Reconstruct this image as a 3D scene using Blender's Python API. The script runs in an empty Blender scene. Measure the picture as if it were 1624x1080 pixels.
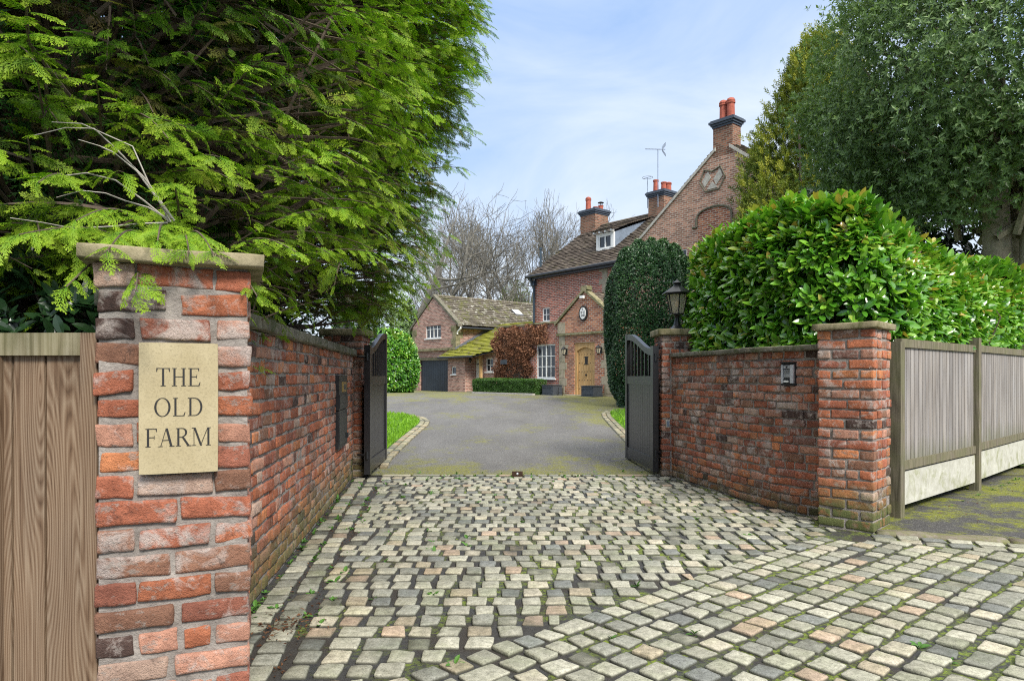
import bpy, math, random
import numpy as np
from mathutils import Vector, Matrix

# ------------------------------------------------------------------ camera, sky, sun, exposure
scene = bpy.context.scene
COL = scene.collection
R = math.radians
EYE = 1.3
F_PX = 1083.0

cam_data = bpy.data.cameras.new("camera")
cam = bpy.data.objects.new("camera", cam_data)
COL.objects.link(cam)
cam.location = (0, 0, EYE)
cam.rotation_euler = (R(90), 0, 0)
cam_data.sensor_width = 36
cam_data.lens = 36 * F_PX / 1624
cam_data.shift_y = 57 / 1624
cam_data.clip_start = 0.05
cam_data.clip_end = 3000
scene.camera = cam

SUN_EL, SUN_AZ = R(42), R(152)          # azimuth clockwise from +Y: behind the camera, to the right
world = bpy.data.worlds.new("World")
scene.world = world
world.use_nodes = True
scene.view_settings.view_transform = 'Standard'
scene.view_settings.look = 'None'
scene.view_settings.gamma = 1
scene.view_settings.exposure = 1.42


def nd(nt, typ, ins=None, **props):
    n = nt.nodes.new(typ)
    for k, v in props.items():
        setattr(n, k, v)
    for k, v in (ins or {}).items():
        s = n.inputs[k]
        if isinstance(v, bpy.types.NodeSocket):
            nt.links.new(v, s)
        else:
            s.default_value = v
    return n


def c4(c):
    return (c[0], c[1], c[2], 1)


def mixc(nt, fac, a, b, blend='MIX'):
    n = nt.nodes.new('ShaderNodeMix')
    n.data_type = 'RGBA'
    n.blend_type = blend
    for i, v in ((0, fac), (6, a), (7, b)):
        if isinstance(v, bpy.types.NodeSocket):
            nt.links.new(v, n.inputs[i])
        elif i == 0:
            n.inputs[0].default_value = v
        else:
            n.inputs[i].default_value = c4(v)
    return n.outputs[2]


def ramp(nt, fac, stops):
    n = nt.nodes.new('ShaderNodeValToRGB')
    nt.links.new(fac, n.inputs[0])
    e = n.color_ramp.elements
    while len(e) < len(stops):
        e.new(0.5)
    for i, (p, c) in enumerate(stops):
        e[i].position = p
        e[i].color = c4(c) if isinstance(c, (tuple, list)) else (c, c, c, 1)
    return n.outputs[0]


def noise(nt, vec, scale, detail=4, rough=0.55, dist=0.0):
    n = nd(nt, 'ShaderNodeTexNoise', {'Scale': scale, 'Detail': detail, 'Roughness': rough, 'Distortion': dist})
    if vec is not None:
        nt.links.new(vec, n.inputs['Vector'])
    return n.outputs[0]


def mth(nt, op, a, b=0.0, clamp=False):
    n = nt.nodes.new('ShaderNodeMath')
    n.operation = op
    n.use_clamp = clamp
    for i, v in ((0, a), (1, b)):
        if isinstance(v, bpy.types.NodeSocket):
            nt.links.new(v, n.inputs[i])
        else:
            n.inputs[i].default_value = v
    return n.outputs[0]


def mapping(nt, vec, scale=(1, 1, 1), loc=(0, 0, 0), rot=(0, 0, 0)):
    n = nd(nt, 'ShaderNodeMapping', {'Scale': scale, 'Location': loc, 'Rotation': rot})
    nt.links.new(vec, n.inputs[0])
    return n.outputs[0]


# sky: Nishita plus thin high cloud, all around the scene
nt = world.node_tree
nt.nodes.clear()
sky = nd(nt, 'ShaderNodeTexSky', sky_type='NISHITA', sun_disc=False, sun_elevation=SUN_EL, sun_rotation=SUN_AZ,
         air_density=1.0, dust_density=1.0, ozone_density=1.5)
tc = nd(nt, 'ShaderNodeTexCoord')
cl = noise(nt, mapping(nt, tc.outputs['Generated'], (1.6, 1.6, 5.0), (0.3, 0.1, 0.2)), 1.6, 6, 0.55, 0.6)
sep = nd(nt, 'ShaderNodeSeparateXYZ', {0: tc.outputs['Generated']})
low = nd(nt, 'ShaderNodeMapRange', {0: sep.outputs[2], 1: 0.05, 2: 0.62, 3: 0.92, 4: 0.10}, clamp=True)
clm = nd(nt, 'ShaderNodeMapRange', {0: cl, 1: 0.30, 2: 0.72, 3: -0.22, 4: 0.42}, clamp=True)
fac = mth(nt, 'ADD', low.outputs[0], clm.outputs[0], True)
skyc = mixc(nt, fac, mixc(nt, 0.65, sky.outputs[0], (2.7, 4.9, 9.2)), (6.4, 7.2, 8.2))
# unseen sky above the frame: brightness and warm white added to lift shadows
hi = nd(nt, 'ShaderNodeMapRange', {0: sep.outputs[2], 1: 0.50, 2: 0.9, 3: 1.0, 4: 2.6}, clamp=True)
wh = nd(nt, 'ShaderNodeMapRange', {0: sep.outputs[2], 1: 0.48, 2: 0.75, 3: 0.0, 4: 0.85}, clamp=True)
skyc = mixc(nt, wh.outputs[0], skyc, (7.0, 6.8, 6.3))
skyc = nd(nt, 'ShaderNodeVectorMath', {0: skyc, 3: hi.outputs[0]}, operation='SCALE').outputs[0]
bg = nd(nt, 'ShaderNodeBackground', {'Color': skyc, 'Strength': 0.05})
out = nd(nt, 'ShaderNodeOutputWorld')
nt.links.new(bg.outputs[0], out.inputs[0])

sun_d = bpy.data.lights.new("sun", 'SUN')
sun_d.energy = 1.9
sun_d.angle = R(16)
sun_d.color = (1.0, 0.95, 0.86)
sun = bpy.data.objects.new("sun", sun_d)
COL.objects.link(sun)
sd = Vector((math.sin(SUN_AZ) * math.cos(SUN_EL), math.cos(SUN_AZ) * math.cos(SUN_EL), math.sin(SUN_EL)))
sun.rotation_euler = sd.to_track_quat('Z', 'Y').to_euler()
sun.location = sd * 60

scene.cycles.use_denoising = False
scene.cycles.filter_width = 1.1
scene.cycles.sample_clamp_indirect = 4.0
scene.cycles.max_bounces = 6
scene.cycles.diffuse_bounces = 3
scene.cycles.glossy_bounces = 3
scene.cycles.transmission_bounces = 4
scene.cycles.transparent_max_bounces = 6


# ------------------------------------------------------------------ objects, parts, meshes
def thing(name, label, cat, loc=(0, 0, 0), group=None):
    o = bpy.data.objects.new(name, None)
    COL.objects.link(o)
    o.location = loc
    o.empty_display_size = 0.1
    o['label'] = label
    o['category'] = cat
    if group:
        o['group'] = group
    return o


def root_loc(o):
    p = np.zeros(3)
    while o is not None:
        p = p + np.array(o.location)
        o = o.parent
    return p


def link_mesh(name, V, F, mat, parent=None, loc=None, smooth=False, vattr=None, fcol=None, uv=True):
    """V (n,3) in world coordinates. F: list of index lists, or (m,k) array."""
    V = np.asarray(V, dtype=np.float64)
    o_loc = root_loc(parent) if parent is not None else np.array(loc if loc is not None else (0, 0, 0), float)
    me = bpy.data.meshes.new(name)
    Vl = (V - o_loc).astype(np.float32)
    if isinstance(F, np.ndarray):
        nf, k = F.shape
        loops = F.reshape(-1).astype(np.int32)
        tot = np.full(nf, k, np.int32)
    else:
        nf = len(F)
        tot = np.array([len(f) for f in F], np.int32)
        loops = np.array([i for f in F for i in f], np.int32)
    start = np.concatenate([[0], np.cumsum(tot)[:-1]]).astype(np.int32)
    me.vertices.add(len(V))
    me.vertices.foreach_set('co', Vl.reshape(-1))
    me.loops.add(len(loops))
    me.loops.foreach_set('vertex_index', loops)
    me.polygons.add(nf)
    me.polygons.foreach_set('loop_start', start)
    me.polygons.foreach_set('loop_total', tot)
    me.update(calc_edges=True)
    me.validate()
    me.polygons.foreach_set('use_smooth', np.full(len(me.polygons), smooth, bool))
    if vattr:
        for k_, a in vattr.items():
            at = me.attributes.new(k_, 'FLOAT', 'POINT')
            at.data.foreach_set('value', np.asarray(a, np.float32))
    if fcol is not None:
        at = me.attributes.new('tint', 'FLOAT_COLOR', 'FACE')
        fc = np.asarray(fcol, np.float32)
        if fc.shape[1] == 3:
            fc = np.concatenate([fc, np.ones((len(fc), 1), np.float32)], 1)
        at.data.foreach_set('color', fc.reshape(-1))
    if uv and not isinstance(uv, np.ndarray):
        nrm = np.zeros(len(me.polygons) * 3, np.float32)
        me.polygons.foreach_get('normal', nrm)
        nrm = nrm.reshape(-1, 3)
        t = np.stack([-nrm[:, 1], nrm[:, 0], np.zeros(len(nrm))], 1)
        ln = np.linalg.norm(t, axis=1)
        flat = ln < 0.05
        t[flat] = (1, 0, 0)
        ln[flat] = 1
        t = t / ln[:, None]
        b = np.cross(nrm, t)
        fi = np.repeat(np.arange(nf), tot)
        P = V[loops]
        uvs = np.stack([(P * t[fi]).sum(1), (P * b[fi]).sum(1)], 1).astype(np.float32)
        l = me.uv_layers.new(name='uv')
        l.data.foreach_set('uv', uvs.reshape(-1))
    elif isinstance(uv, np.ndarray):
        l = me.uv_layers.new(name='uv')
        l.data.foreach_set('uv', uv[loops].astype(np.float32).reshape(-1))
    o = bpy.data.objects.new(name, me)
    COL.objects.link(o)
    if mat is not None:
        me.materials.append(mat)
    if parent is not None:
        o.parent = parent
    else:
        o.location = o_loc
    return o


def tag(o, label=None, cat=None, group=None, kind=None):
    if label:
        o['label'] = label
    if cat:
        o['category'] = cat
    if group:
        o['group'] = group
    if kind:
        o['kind'] = kind
    return o


class MB:
    """collects faces of one mesh"""
    def __init__(self):
        self.V, self.F, self.T = [], [], []

    def add(self, verts, faces, tint=None):
        b = len(self.V)
        self.V.extend([tuple(v) for v in verts])
        for f in faces:
            self.F.append([i + b for i in f])
            self.T.append(tint or (1, 1, 1))
        return self

    def hexa(self, p, tint=None):
        """8 corners: bottom 0..3 ccw, top 4..7"""
        return self.add(p, [(3, 2, 1, 0), (4, 5, 6, 7), (0, 1, 5, 4), (1, 2, 6, 5), (2, 3, 7, 6), (3, 0, 4, 7)], tint)

    def box(self, o, ax, ay, az, tint=None):
        """box from corner o along the three vectors"""
        o, ax, ay, az = map(np.array, (o, ax, ay, az))
        if np.dot(np.cross(ax, ay), az) < 0:
            o, ax = o + ax, -ax
        p = [o, o + ax, o + ax + ay, o + ay]
        return self.hexa([*p, *[q + az for q in p]], tint)

    def prism(self, poly, ext, tint=None):
        """polygon (list of 3d) extruded by vector ext"""
        n = len(poly)
        a = [np.array(p, float) for p in poly]
        e = np.array(ext, float)
        nn = np.zeros(3)
        for i in range(n):
            nn += np.cross(a[i] - a[0], a[(i + 1) % n] - a[0])
        if np.dot(nn, e) > 0:
            a = a[::-1]
        b = [p + e for p in a]
        F = [tuple(range(n)), tuple(range(2 * n - 1, n - 1, -1))]
        for i in range(n):
            j = (i + 1) % n
            F.append((j, i, i + n, j + n))
        return self.add(a + b, F, tint)

    def tube(self, pts, rad, k=6, cap=True, tint=None):
        pts = np.asarray(pts, float)
        n = len(pts)
        rad = np.full(n, rad) if np.isscalar(rad) else np.asarray(rad)
        d = np.gradient(pts, axis=0)
        d /= np.linalg.norm(d, axis=1)[:, None] + 1e-9
        up = np.array([0.31, 0.17, 0.93]) if abs(d[0][2]) < 0.85 else np.array([0.95, 0.2, 0.1])
        s = np.cross(d, up)
        s /= np.linalg.norm(s, axis=1)[:, None] + 1e-9
        t = np.cross(s, d)
        a = np.linspace(0, 2 * math.pi, k, endpoint=False)
        ring = pts[:, None] + rad[:, None, None] * (np.cos(a)[None, :, None] * s[:, None] + np.sin(a)[None, :, None] * t[:, None])
        V = ring.reshape(-1, 3)
        F = []
        for i in range(n - 1):
            for j in range(k):
                jj = (j + 1) % k
                F.append((i * k + jj, i * k + j, (i + 1) * k + j, (i + 1) * k + jj))
        if cap:
            F.append(tuple(range(k)))
            F.append(tuple(range(n * k - 1, (n - 1) * k - 1, -1)))
        return self.add(V, F, tint)

    def lathe(self, c, prof, k=12, a0=0.0, tint=None):
        """profile (r,z) rotated around vertical axis through c"""
        n = len(prof)
        V = []
        for r, z in prof:
            for j in range(k):
                a = a0 + 2 * math.pi * j / k
                V.append((c[0] + r * math.cos(a), c[1] + r * math.sin(a), c[2] + z))
        F = []
        for i in range(n - 1):
            for j in range(k):
                jj = (j + 1) % k
                F.append((i * k + j, i * k + jj, (i + 1) * k + jj, (i + 1) * k + j))
        F.append(tuple(range(k - 1, -1, -1)))
        F.append(tuple(range((n - 1) * k, n * k)))
        return self.add(V, F, tint)

    def build(self, name, mat, parent=None, loc=None, smooth=False, col=False):
        return link_mesh(name, np.array(self.V), self.F, mat, parent, loc, smooth, fcol=self.T if col else None)


def norm(a):
    a = np.asarray(a, float)
    return a / (np.linalg.norm(a, axis=-1, keepdims=True) + 1e-9)


def frames(f, up):
    f = norm(f)
    s = norm(np.cross(up, f))
    n = np.cross(f, s)
    return np.stack([f, s, n], axis=2)


def bake(TV, TF, M, P):
    """instances of a template: M (N,3,3) columns, P (N,3)"""
    V = np.einsum('nij,kj->nki', M, TV) + P[:, None]
    N, k = len(P), len(TV)
    F = (TF[None] + (np.arange(N) * k)[:, None, None]).reshape(-1, TF.shape[1])
    return V.reshape(-1, 3), F


def wob(p, seed, f=1.0):
    """cheap smooth pseudo noise in about -1..1 for points (...,3)"""
    rs = np.random.RandomState(seed)
    v = np.zeros(p.shape[:-1])
    for i in range(5):
        k = rs.normal(size=3) * f * (1 + 0.6 * i)
        v = v + np.sin(p @ k + rs.uniform(0, 6.28)) / (1 + 0.5 * i)
    return v / 2.4


# ------------------------------------------------------------------ materials
def new_mat(name):
    m = bpy.data.materials.new(name)
    m.use_nodes = True
    t = m.node_tree
    t.nodes.clear()
    o = nd(t, 'ShaderNodeOutputMaterial')
    b = nd(t, 'ShaderNodeBsdfPrincipled')
    t.links.new(b.outputs[0], o.inputs[0])
    return m, t, b


def setin(t, b, **kw):
    for k, v in kw.items():
        k = {'base': 'Base Color', 'rough': 'Roughness', 'spec': 'Specular IOR Level', 'metal': 'Metallic', 'normal': 'Normal'}.get(k, k)
        if isinstance(v, bpy.types.NodeSocket):
            t.links.new(v, b.inputs[k])
        elif isinstance(v, tuple) and len(v) == 3 and k == 'Base Color':
            b.inputs[k].default_value = c4(v)
        else:
            b.inputs[k].default_value = v


def bump(t, h, strength=0.4, dist=0.01):
    return nd(t, 'ShaderNodeBump', {'Height': h, 'Strength': strength, 'Distance': dist}).outputs[0]


def wpos(t):
    return nd(t, 'ShaderNodeNewGeometry').outputs['Position']


def attr(t, name, out='Color'):
    return nd(t, 'ShaderNodeAttribute', attribute_name=name).outputs[out]


def plain(name, col, rough=0.5, metal=0.0, spec=0.5, vary=0.15, scale=8.0, bmp=0.0):
    m, t, b = new_mat(name)
    p = wpos(t)
    n = noise(t, p, scale, 5, 0.6)
    base = mixc(t, ramp(t, n, [(0.3, 0.0), (0.7, 1.0)]), tuple(c * (1 - vary) for c in col), tuple(min(1, c * (1 + vary)) for c in col))
    setin(t, b, base=base, rough=rough, metal=metal, spec=spec)
    if bmp:
        setin(t, b, normal=bump(t, noise(t, p, scale * 6, 6, 0.65), bmp, 0.01))
    return m


def brick_mat(name, moss_h=0.3, moss=0.8, pale=0.6):
    """real bricks: colour per brick in 'tint', burnt and pale patches, algae on the lowest courses"""
    m, t, b = new_mat(name)
    p = wpos(t)
    col = attr(t, 'tint')
    n1 = noise(t, p, 22, 5, 0.65)
    c = mixc(t, ramp(t, n1, [(0.25, 0.0), (0.8, 1.0)]), mixc(t, 1.0, col, (0.62, 0.55, 0.52), 'MULTIPLY'), mixc(t, 1.0, col, (1.2, 1.12, 1.05), 'MULTIPLY'))
    n2 = noise(t, p, 9, 6, 0.7, 0.8)
    pb_ = noise(t, p, 3.1, 3, 0.6)
    n2 = mth(t, 'ADD', n2, mth(t, 'MULTIPLY', mth(t, 'SUBTRACT', pb_, 0.5), 0.7))
    c = mixc(t, mth(t, 'MULTIPLY', ramp(t, n2, [(0.52, 0.0), (0.66, 1.0)]), pale), c, (0.55, 0.47, 0.42))
    n3 = noise(t, mapping(t, p, (1, 1, 1), (5, 3, 1)), 13, 6, 0.7, 0.5)
    c = mixc(t, mth(t, 'MULTIPLY', ramp(t, n3, [(0.60, 0.0), (0.70, 1.0)]), 0.7), c, (0.055, 0.04, 0.036))
    c = mixc(t, ramp(t, noise(t, p, 6.0, 5, 0.65), [(0.38, 0.4), (0.56, 0.0)]), c, mixc(t, 1.0, c, (0.6, 0.6, 0.62), 'MULTIPLY'))
    speck = noise(t, p, 190, 3, 0.6)
    c = mixc(t, ramp(t, speck, [(0.30, 0.5), (0.42, 0.0)]), c, (0.05, 0.03, 0.025))
    sep = nd(t, 'ShaderNodeSeparateXYZ', {0: p})
    c = mixc(t, ramp(t, noise(t, mapping(t, p, (1, 1, 1), (3, 8, 2)), 1.7, 5, 0.65), [(0.42, 0.0), (0.66, 0.55)]), c, mixc(t, 1.0, c, (0.66, 0.68, 0.72), 'MULTIPLY'))
    sm = ramp(t, noise(t, mapping(t, p, (1, 1, 1.6), (6, 2, 9)), 17, 5, 0.7), [(0.57, 0.0), (0.63, 0.75)])
    c = mixc(t, mth(t, 'MULTIPLY', sm, pale), c, (0.30, 0.27, 0.24))
    hz = mth(t, 'ADD', sep.outputs[2], mth(t, 'MULTIPLY', noise(t, p, 4, 4, 0.6), 0.35))
    mf = nd(t, 'ShaderNodeMapRange', {0: hz, 1: moss_h - 0.05, 2: moss_h + 0.3, 3: moss, 4: 0.0}, clamp=True).outputs[0]
    mf = mth(t, 'MULTIPLY', mf, ramp(t, noise(t, p, 14, 5, 0.65), [(0.3, 0.35), (0.5, 1.0)]))
    c = mixc(t, mf, c, (0.12, 0.135, 0.05))
    h = mth(t, 'ADD', noise(t, p, 45, 6, 0.75), mth(t, 'MULTIPLY', noise(t, p, 260, 4, 0.6), 0.4))
    setin(t, b, base=c, rough=0.92, spec=0.2, normal=bump(t, h, 1.0, 0.014))
    return m


def mortar_mat():
    m, t, b = new_mat('lime_mortar')
    p = wpos(t)
    c = ramp(t, noise(t, p, 7, 6, 0.7), [(0.3, (0.15, 0.13, 0.115)), (0.5, (0.27, 0.24, 0.215)), (0.75, (0.42, 0.38, 0.34))])
    h = mth(t, 'ADD', noise(t, p, 90, 5, 0.7), mth(t, 'MULTIPLY', noise(t, p, 25, 5, 0.7), 1.2))
    setin(t, b, base=c, rough=0.95, spec=0.2, normal=bump(t, h, 0.8, 0.01))
    return m


def stone_mat(name, c0, c1, moss=0.0, green=(0.10, 0.11, 0.04), mscale=6, bmp=0.5, spots=0.0):
    m, t, b = new_mat(name)
    p = wpos(t)
    c = ramp(t, noise(t, p, 9, 7, 0.7), [(0.3, c0), (0.72, c1)])
    c = mixc(t, ramp(t, noise(t, p, 160, 3, 0.6), [(0.3, 0.35), (0.5, 0.0)]), c, tuple(v * 0.45 for v in c0))
    if moss:
        f = ramp(t, noise(t, mapping(t, p, (1, 1, 1), (2, 7, 4)), mscale, 6, 0.68, 0.6), [(0.62 - moss * 0.3, 0.0), (0.80 - moss * 0.3, 0.95)])
        c = mixc(t, f, c, green)
    if spots:
        f = ramp(t, noise(t, p, 38, 4, 0.6), [(0.62, 0.0), (0.66, spots)])
        c = mixc(t, f, c, (0.42, 0.43, 0.38))
    h = mth(t, 'ADD', noise(t, p, 35, 6, 0.7), mth(t, 'MULTIPLY', noise(t, p, 200, 4, 0.6), 0.4))
    setin(t, b, base=c, rough=0.92, spec=0.25, normal=bump(t, h, bmp, 0.008))
    return m


def wood_mat(name, c_dark, c_mid, c_light, ring=7.0, green=0.0, rough=0.8, zgreen=0.0):
    """weathered timber: grain along v of the uv, cathedral rings, knots; per board shift from 'tint'"""
    m, t, b = new_mat(name)
    uvn = nd(t, 'ShaderNodeUVMap', uv_map='uv').outputs[0]
    tint = attr(t, 'tint')
    off = nd(t, 'ShaderNodeVectorMath', {0: tint, 1: (13.7, 9.1, 5.3)}, operation='MULTIPLY').outputs[0]
    v = nd(t, 'ShaderNodeVectorMath', {0: uvn, 1: off}, operation='ADD').outputs[0]
    vo = nd(t, 'ShaderNodeTexVoronoi', {'Vector': mapping(t, v, (7.5, 0.85, 1)), 'Scale': 1.0, 'Smoothness': 0.35}, feature='SMOOTH_F1', voronoi_dimensions='2D').outputs[0]
    gr = mth(t, 'ADD', mth(t, 'MULTIPLY', vo, ring), mth(t, 'MULTIPLY', noise(t, mapping(t, v, (12, 0.7, 12)), 1.0, 3, 0.5), min(1.6, ring * .3)))
    saw = mth(t, 'FRACT', gr)
    tri = mth(t, 'ABSOLUTE', mth(t, 'SUBTRACT', saw, 0.5))
    fine = noise(t, mapping(t, v, (150, 2.0, 150)), 1.0, 5, 0.65)
    f = mth(t, 'ADD', mth(t, 'MULTIPLY', tri, 0.50), mth(t, 'MULTIPLY', fine, 0.72))
    c = ramp(t, f, [(0.22, c_dark), (0.40, c_mid), (0.66, c_light)])
    bt_ = nd(t, 'ShaderNodeSeparateColor', {0: tint}).outputs[0]
    c = mixc(t, mth(t, 'MULTIPLY', bt_, 0.4), c, mixc(t, 1.0, c, (0.62, 0.62, 0.64), 'MULTIPLY'))
    big = noise(t, mapping(t, v, (3, 0.8, 3)), 2.0, 3, 0.5)
    c = mixc(t, ramp(t, big, [(0.35, 0.0), (0.7, 0.6)]), c, mixc(t, 1.0, c, (0.8, 0.86, 0.95), 'MULTIPLY'))
    if green:
        c = mixc(t, mth(t, 'MULTIPLY', ramp(t, noise(t, wpos(t), 5, 5, 0.65), [(0.35, 0.0), (0.65, 1.0)]), green), c, (0.12, 0.13, 0.05))
    if zgreen:
        sep = nd(t, 'ShaderNodeSeparateXYZ', {0: wpos(t)})
        hz = mth(t, 'ADD', sep.outputs[2], mth(t, 'MULTIPLY', noise(t, mapping(t, wpos(t), (6, 6, 1)), 2, 3), 0.5))
        zf = nd(t, 'ShaderNodeMapRange', {0: hz, 1: 0.55, 2: 0.95, 3: zgreen, 4: 0.0}, clamp=True).outputs[0]
        c = mixc(t, zf, c, (0.10, 0.11, 0.04))
    setin(t, b, base=c, rough=rough, spec=0.25, normal=bump(t, f, 0.35, 0.004))
    return m


def mid3(a, b):
    return tuple(0.15 * u + 0.85 * v for u, v in zip(a, b))


def house_brick(name, c1, c2, mortar, dark, bscale=1.0, stain=(0.10, 0.11, 0.06), stain_amt=0.35):
    m, t, b = new_mat(name)
    uvn = nd(t, 'ShaderNodeUVMap', uv_map='uv').outputs[0]
    p = wpos(t)
    wv = nd(t, 'ShaderNodeVectorMath', {0: uvn, 1: nd(t, 'ShaderNodeVectorMath', {0: nd(t, 'ShaderNodeTexNoise', {'Vector': p, 'Scale': 6.0, 'Detail': 3.0}).outputs[1], 1: (0.012, 0.02, 0.0)}, operation='MULTIPLY').outputs[0]}, operation='ADD').outputs[0]
    br = nd(t, 'ShaderNodeTexBrick', {'Vector': wv, 'Color1': (0, 0, 0, 1), 'Color2': (1, 1, 1, 1), 'Mortar': (0.6, 0.6, 0.6, 1), 'Scale': 1.0,
                                     'Mortar Size': 0.013 * bscale, 'Mortar Smooth': 0.25, 'Bias': 0.0, 'Brick Width': 0.235 * bscale, 'Row Height': 0.082 * bscale}, offset=0.5)
    rnd = br.outputs[0]
    c = ramp(t, rnd, [(0.0, mid3(dark, c1)), (0.22, c1), (0.62, c2), (1.0, tuple(min(1, v * 1.35) for v in c2))])
    n1 = noise(t, p, 1.1, 6, 0.65)
    c = mixc(t, ramp(t, n1, [(0.35, 0.0), (0.7, 0.4)]), c, mixc(t, 1.0, c, (0.66, 0.62, 0.62), 'MULTIPLY'))
    c = mixc(t, ramp(t, noise(t, p, 2.3, 5, 0.7), [(0.55, 0.0), (0.75, 0.45)]), c, mixc(t, 1.0, c, (1.35, 1.15, 0.95), 'MULTIPLY'))
    c = mixc(t, br.outputs[1], c, mortar)
    st = ramp(t, noise(t, mapping(t, p, (1, 1, 1), (9, 2, 3)), 0.8, 7, 0.72, 0.7), [(0.52, 0.0), (0.72, stain_amt)])
    c = mixc(t, st, c, stain)
    c = mixc(t, ramp(t, noise(t, p, 30, 4, 0.65), [(0.35, 0.35), (0.6, 0.0)]), c, mixc(t, 1.0, c, (0.5, 0.47, 0.45), 'MULTIPLY'))
    h = mth(t, 'SUBTRACT', mth(t, 'MULTIPLY', noise(t, p, 40, 4, 0.6), 0.5), br.outputs[1])
    setin(t, b, base=c, rough=0.92, spec=0.2)
    return m


def tile_mat(name, c0, c1, moss, mosscol, lichen=0.0):
    m, t, b = new_mat(name)
    p = wpos(t)
    tint = attr(t, 'tint')
    f = nd(t, 'ShaderNodeSeparateColor', {0: tint}).outputs[0]
    c = mixc(t, f, c0, c1)
    c = mixc(t, ramp(t, noise(t, p, 9, 5, 0.7), [(0.35, 0.4), (0.6, 0.0)]), c, tuple(v * 0.5 for v in c0))
    if lichen:
        c = mixc(t, ramp(t, noise(t, mapping(t, p, (1, 1, 1), (3, 3, 8)), 4.5, 6, 0.7, 0.4), [(0.56, 0.0), (0.64, lichen)]), c, (0.46, 0.45, 0.38))
    if moss:
        mf = ramp(t, noise(t, p, 2.2, 7, 0.72, 0.6), [(0.64 - 0.34 * moss, 0.0), (0.78 - 0.34 * moss, 1.0)])
        mf = mth(t, 'MULTIPLY', mf, ramp(t, noise(t, p, 26, 4, 0.6), [(0.3, 0.35), (0.55, 1.0)]))
        mc = mixc(t, noise(t, p, 6, 3), tuple(v * 0.6 for v in mosscol), tuple(v * 1.3 for v in mosscol))
        c = mixc(t, mf, c, mc)
    setin(t, b, base=c, rough=0.9, spec=0.2, normal=bump(t, noise(t, p, 45, 5, 0.65), 0.5, 0.01))
    return m


def leaf_mat(name, stops, rough=0.45, trans=0.25, spec=0.5, tip=None, tcol=None):
    """stops: colours from tint 0 to 1; tip: (colour, strength) for the youngest growth in attribute 'tip'"""
    m, t, b = new_mat(name)
    out = t.nodes['Material Output'] if 'Material Output' in t.nodes else [n for n in t.nodes if n.type == 'OUTPUT_MATERIAL'][0]
    f = attr(t, 'tint', 'Fac')
    c = ramp(t, f, stops)
    if tip:
        c = mixc(t, mth(t, 'MULTIPLY', attr(t, 'tip', 'Fac'), tip[1]), c, tip[0])
    setin(t, b, base=c, rough=rough, spec=spec)
    tr = nd(t, 'ShaderNodeBsdfTranslucent', {'Color': mixc(t, 1.0, c, tcol or (1.25, 1.3, 0.7), 'MULTIPLY')})
    mx = nd(t, 'ShaderNodeMixShader', {0: trans, 1: b.outputs[0], 2: tr.outputs[0]})
    t.links.new(mx.outputs[0], out.inputs[0])
    return m


def bark_mat(name, c0, c1, green=0.0):
    m, t, b = new_mat(name)
    p = wpos(t)
    n = noise(t, mapping(t, p, (1, 1, 0.3)), 16, 6, 0.7, 0.3)
    c = ramp(t, n, [(0.3, c0), (0.7, c1)])
    if green:
        c = mixc(t, mth(t, 'MULTIPLY', ramp(t, noise(t, p, 3, 5, 0.65), [(0.4, 0.0), (0.65, 1.0)]), green), c, (0.09, 0.11, 0.045))
    setin(t, b, base=c, rough=0.9, spec=0.2, normal=bump(t, n, 0.6, 0.02))
    return m


def sett_mat():
    m, t, b = new_mat('granite_sett')
    p = wpos(t)
    col = attr(t, 'tint')
    c = mixc(t, ramp(t, noise(t, p, 28, 6, 0.7), [(0.3, 0.0), (0.7, 1.0)]), mixc(t, 1.0, col, (0.56, 0.56, 0.52), 'MULTIPLY'), mixc(t, 1.0, col, (1.22, 1.22, 1.2), 'MULTIPLY'))
    c = mixc(t, ramp(t, noise(t, p, 120, 4, 0.65), [(0.36, 0.65), (0.48, 0.0)]), c, mixc(t, 1.0, col, (0.33, 0.33, 0.31), 'MULTIPLY'))
    g = ramp(t, noise(t, p, 3.0, 5, 0.65), [(0.48, 0.0), (0.68, 0.45)])
    c = mixc(t, g, c, mixc(t, 1.0, c, (0.62, 0.72, 0.5), 'MULTIPLY'))
    sep = nd(t, 'ShaderNodeSeparateXYZ', {0: p})
    e = nd(t, 'ShaderNodeMapRange', {0: sep.outputs[2], 1: -0.008, 2: 0.0015, 3: 0.9, 4: 0.0}, clamp=True).outputs[0]  # darkens the low rims: dirt plus painted shade of the rounded edges
    c = mixc(t, e, c, (0.05, 0.05, 0.035))
    h = mth(t, 'ADD', noise(t, p, 30, 5, 0.65), mth(t, 'MULTIPLY', noise(t, p, 150, 4, 0.65), 0.45))
    setin(t, b, base=c, rough=0.62, spec=0.4, normal=bump(t, h, 0.6, 0.006))
    return m


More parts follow.
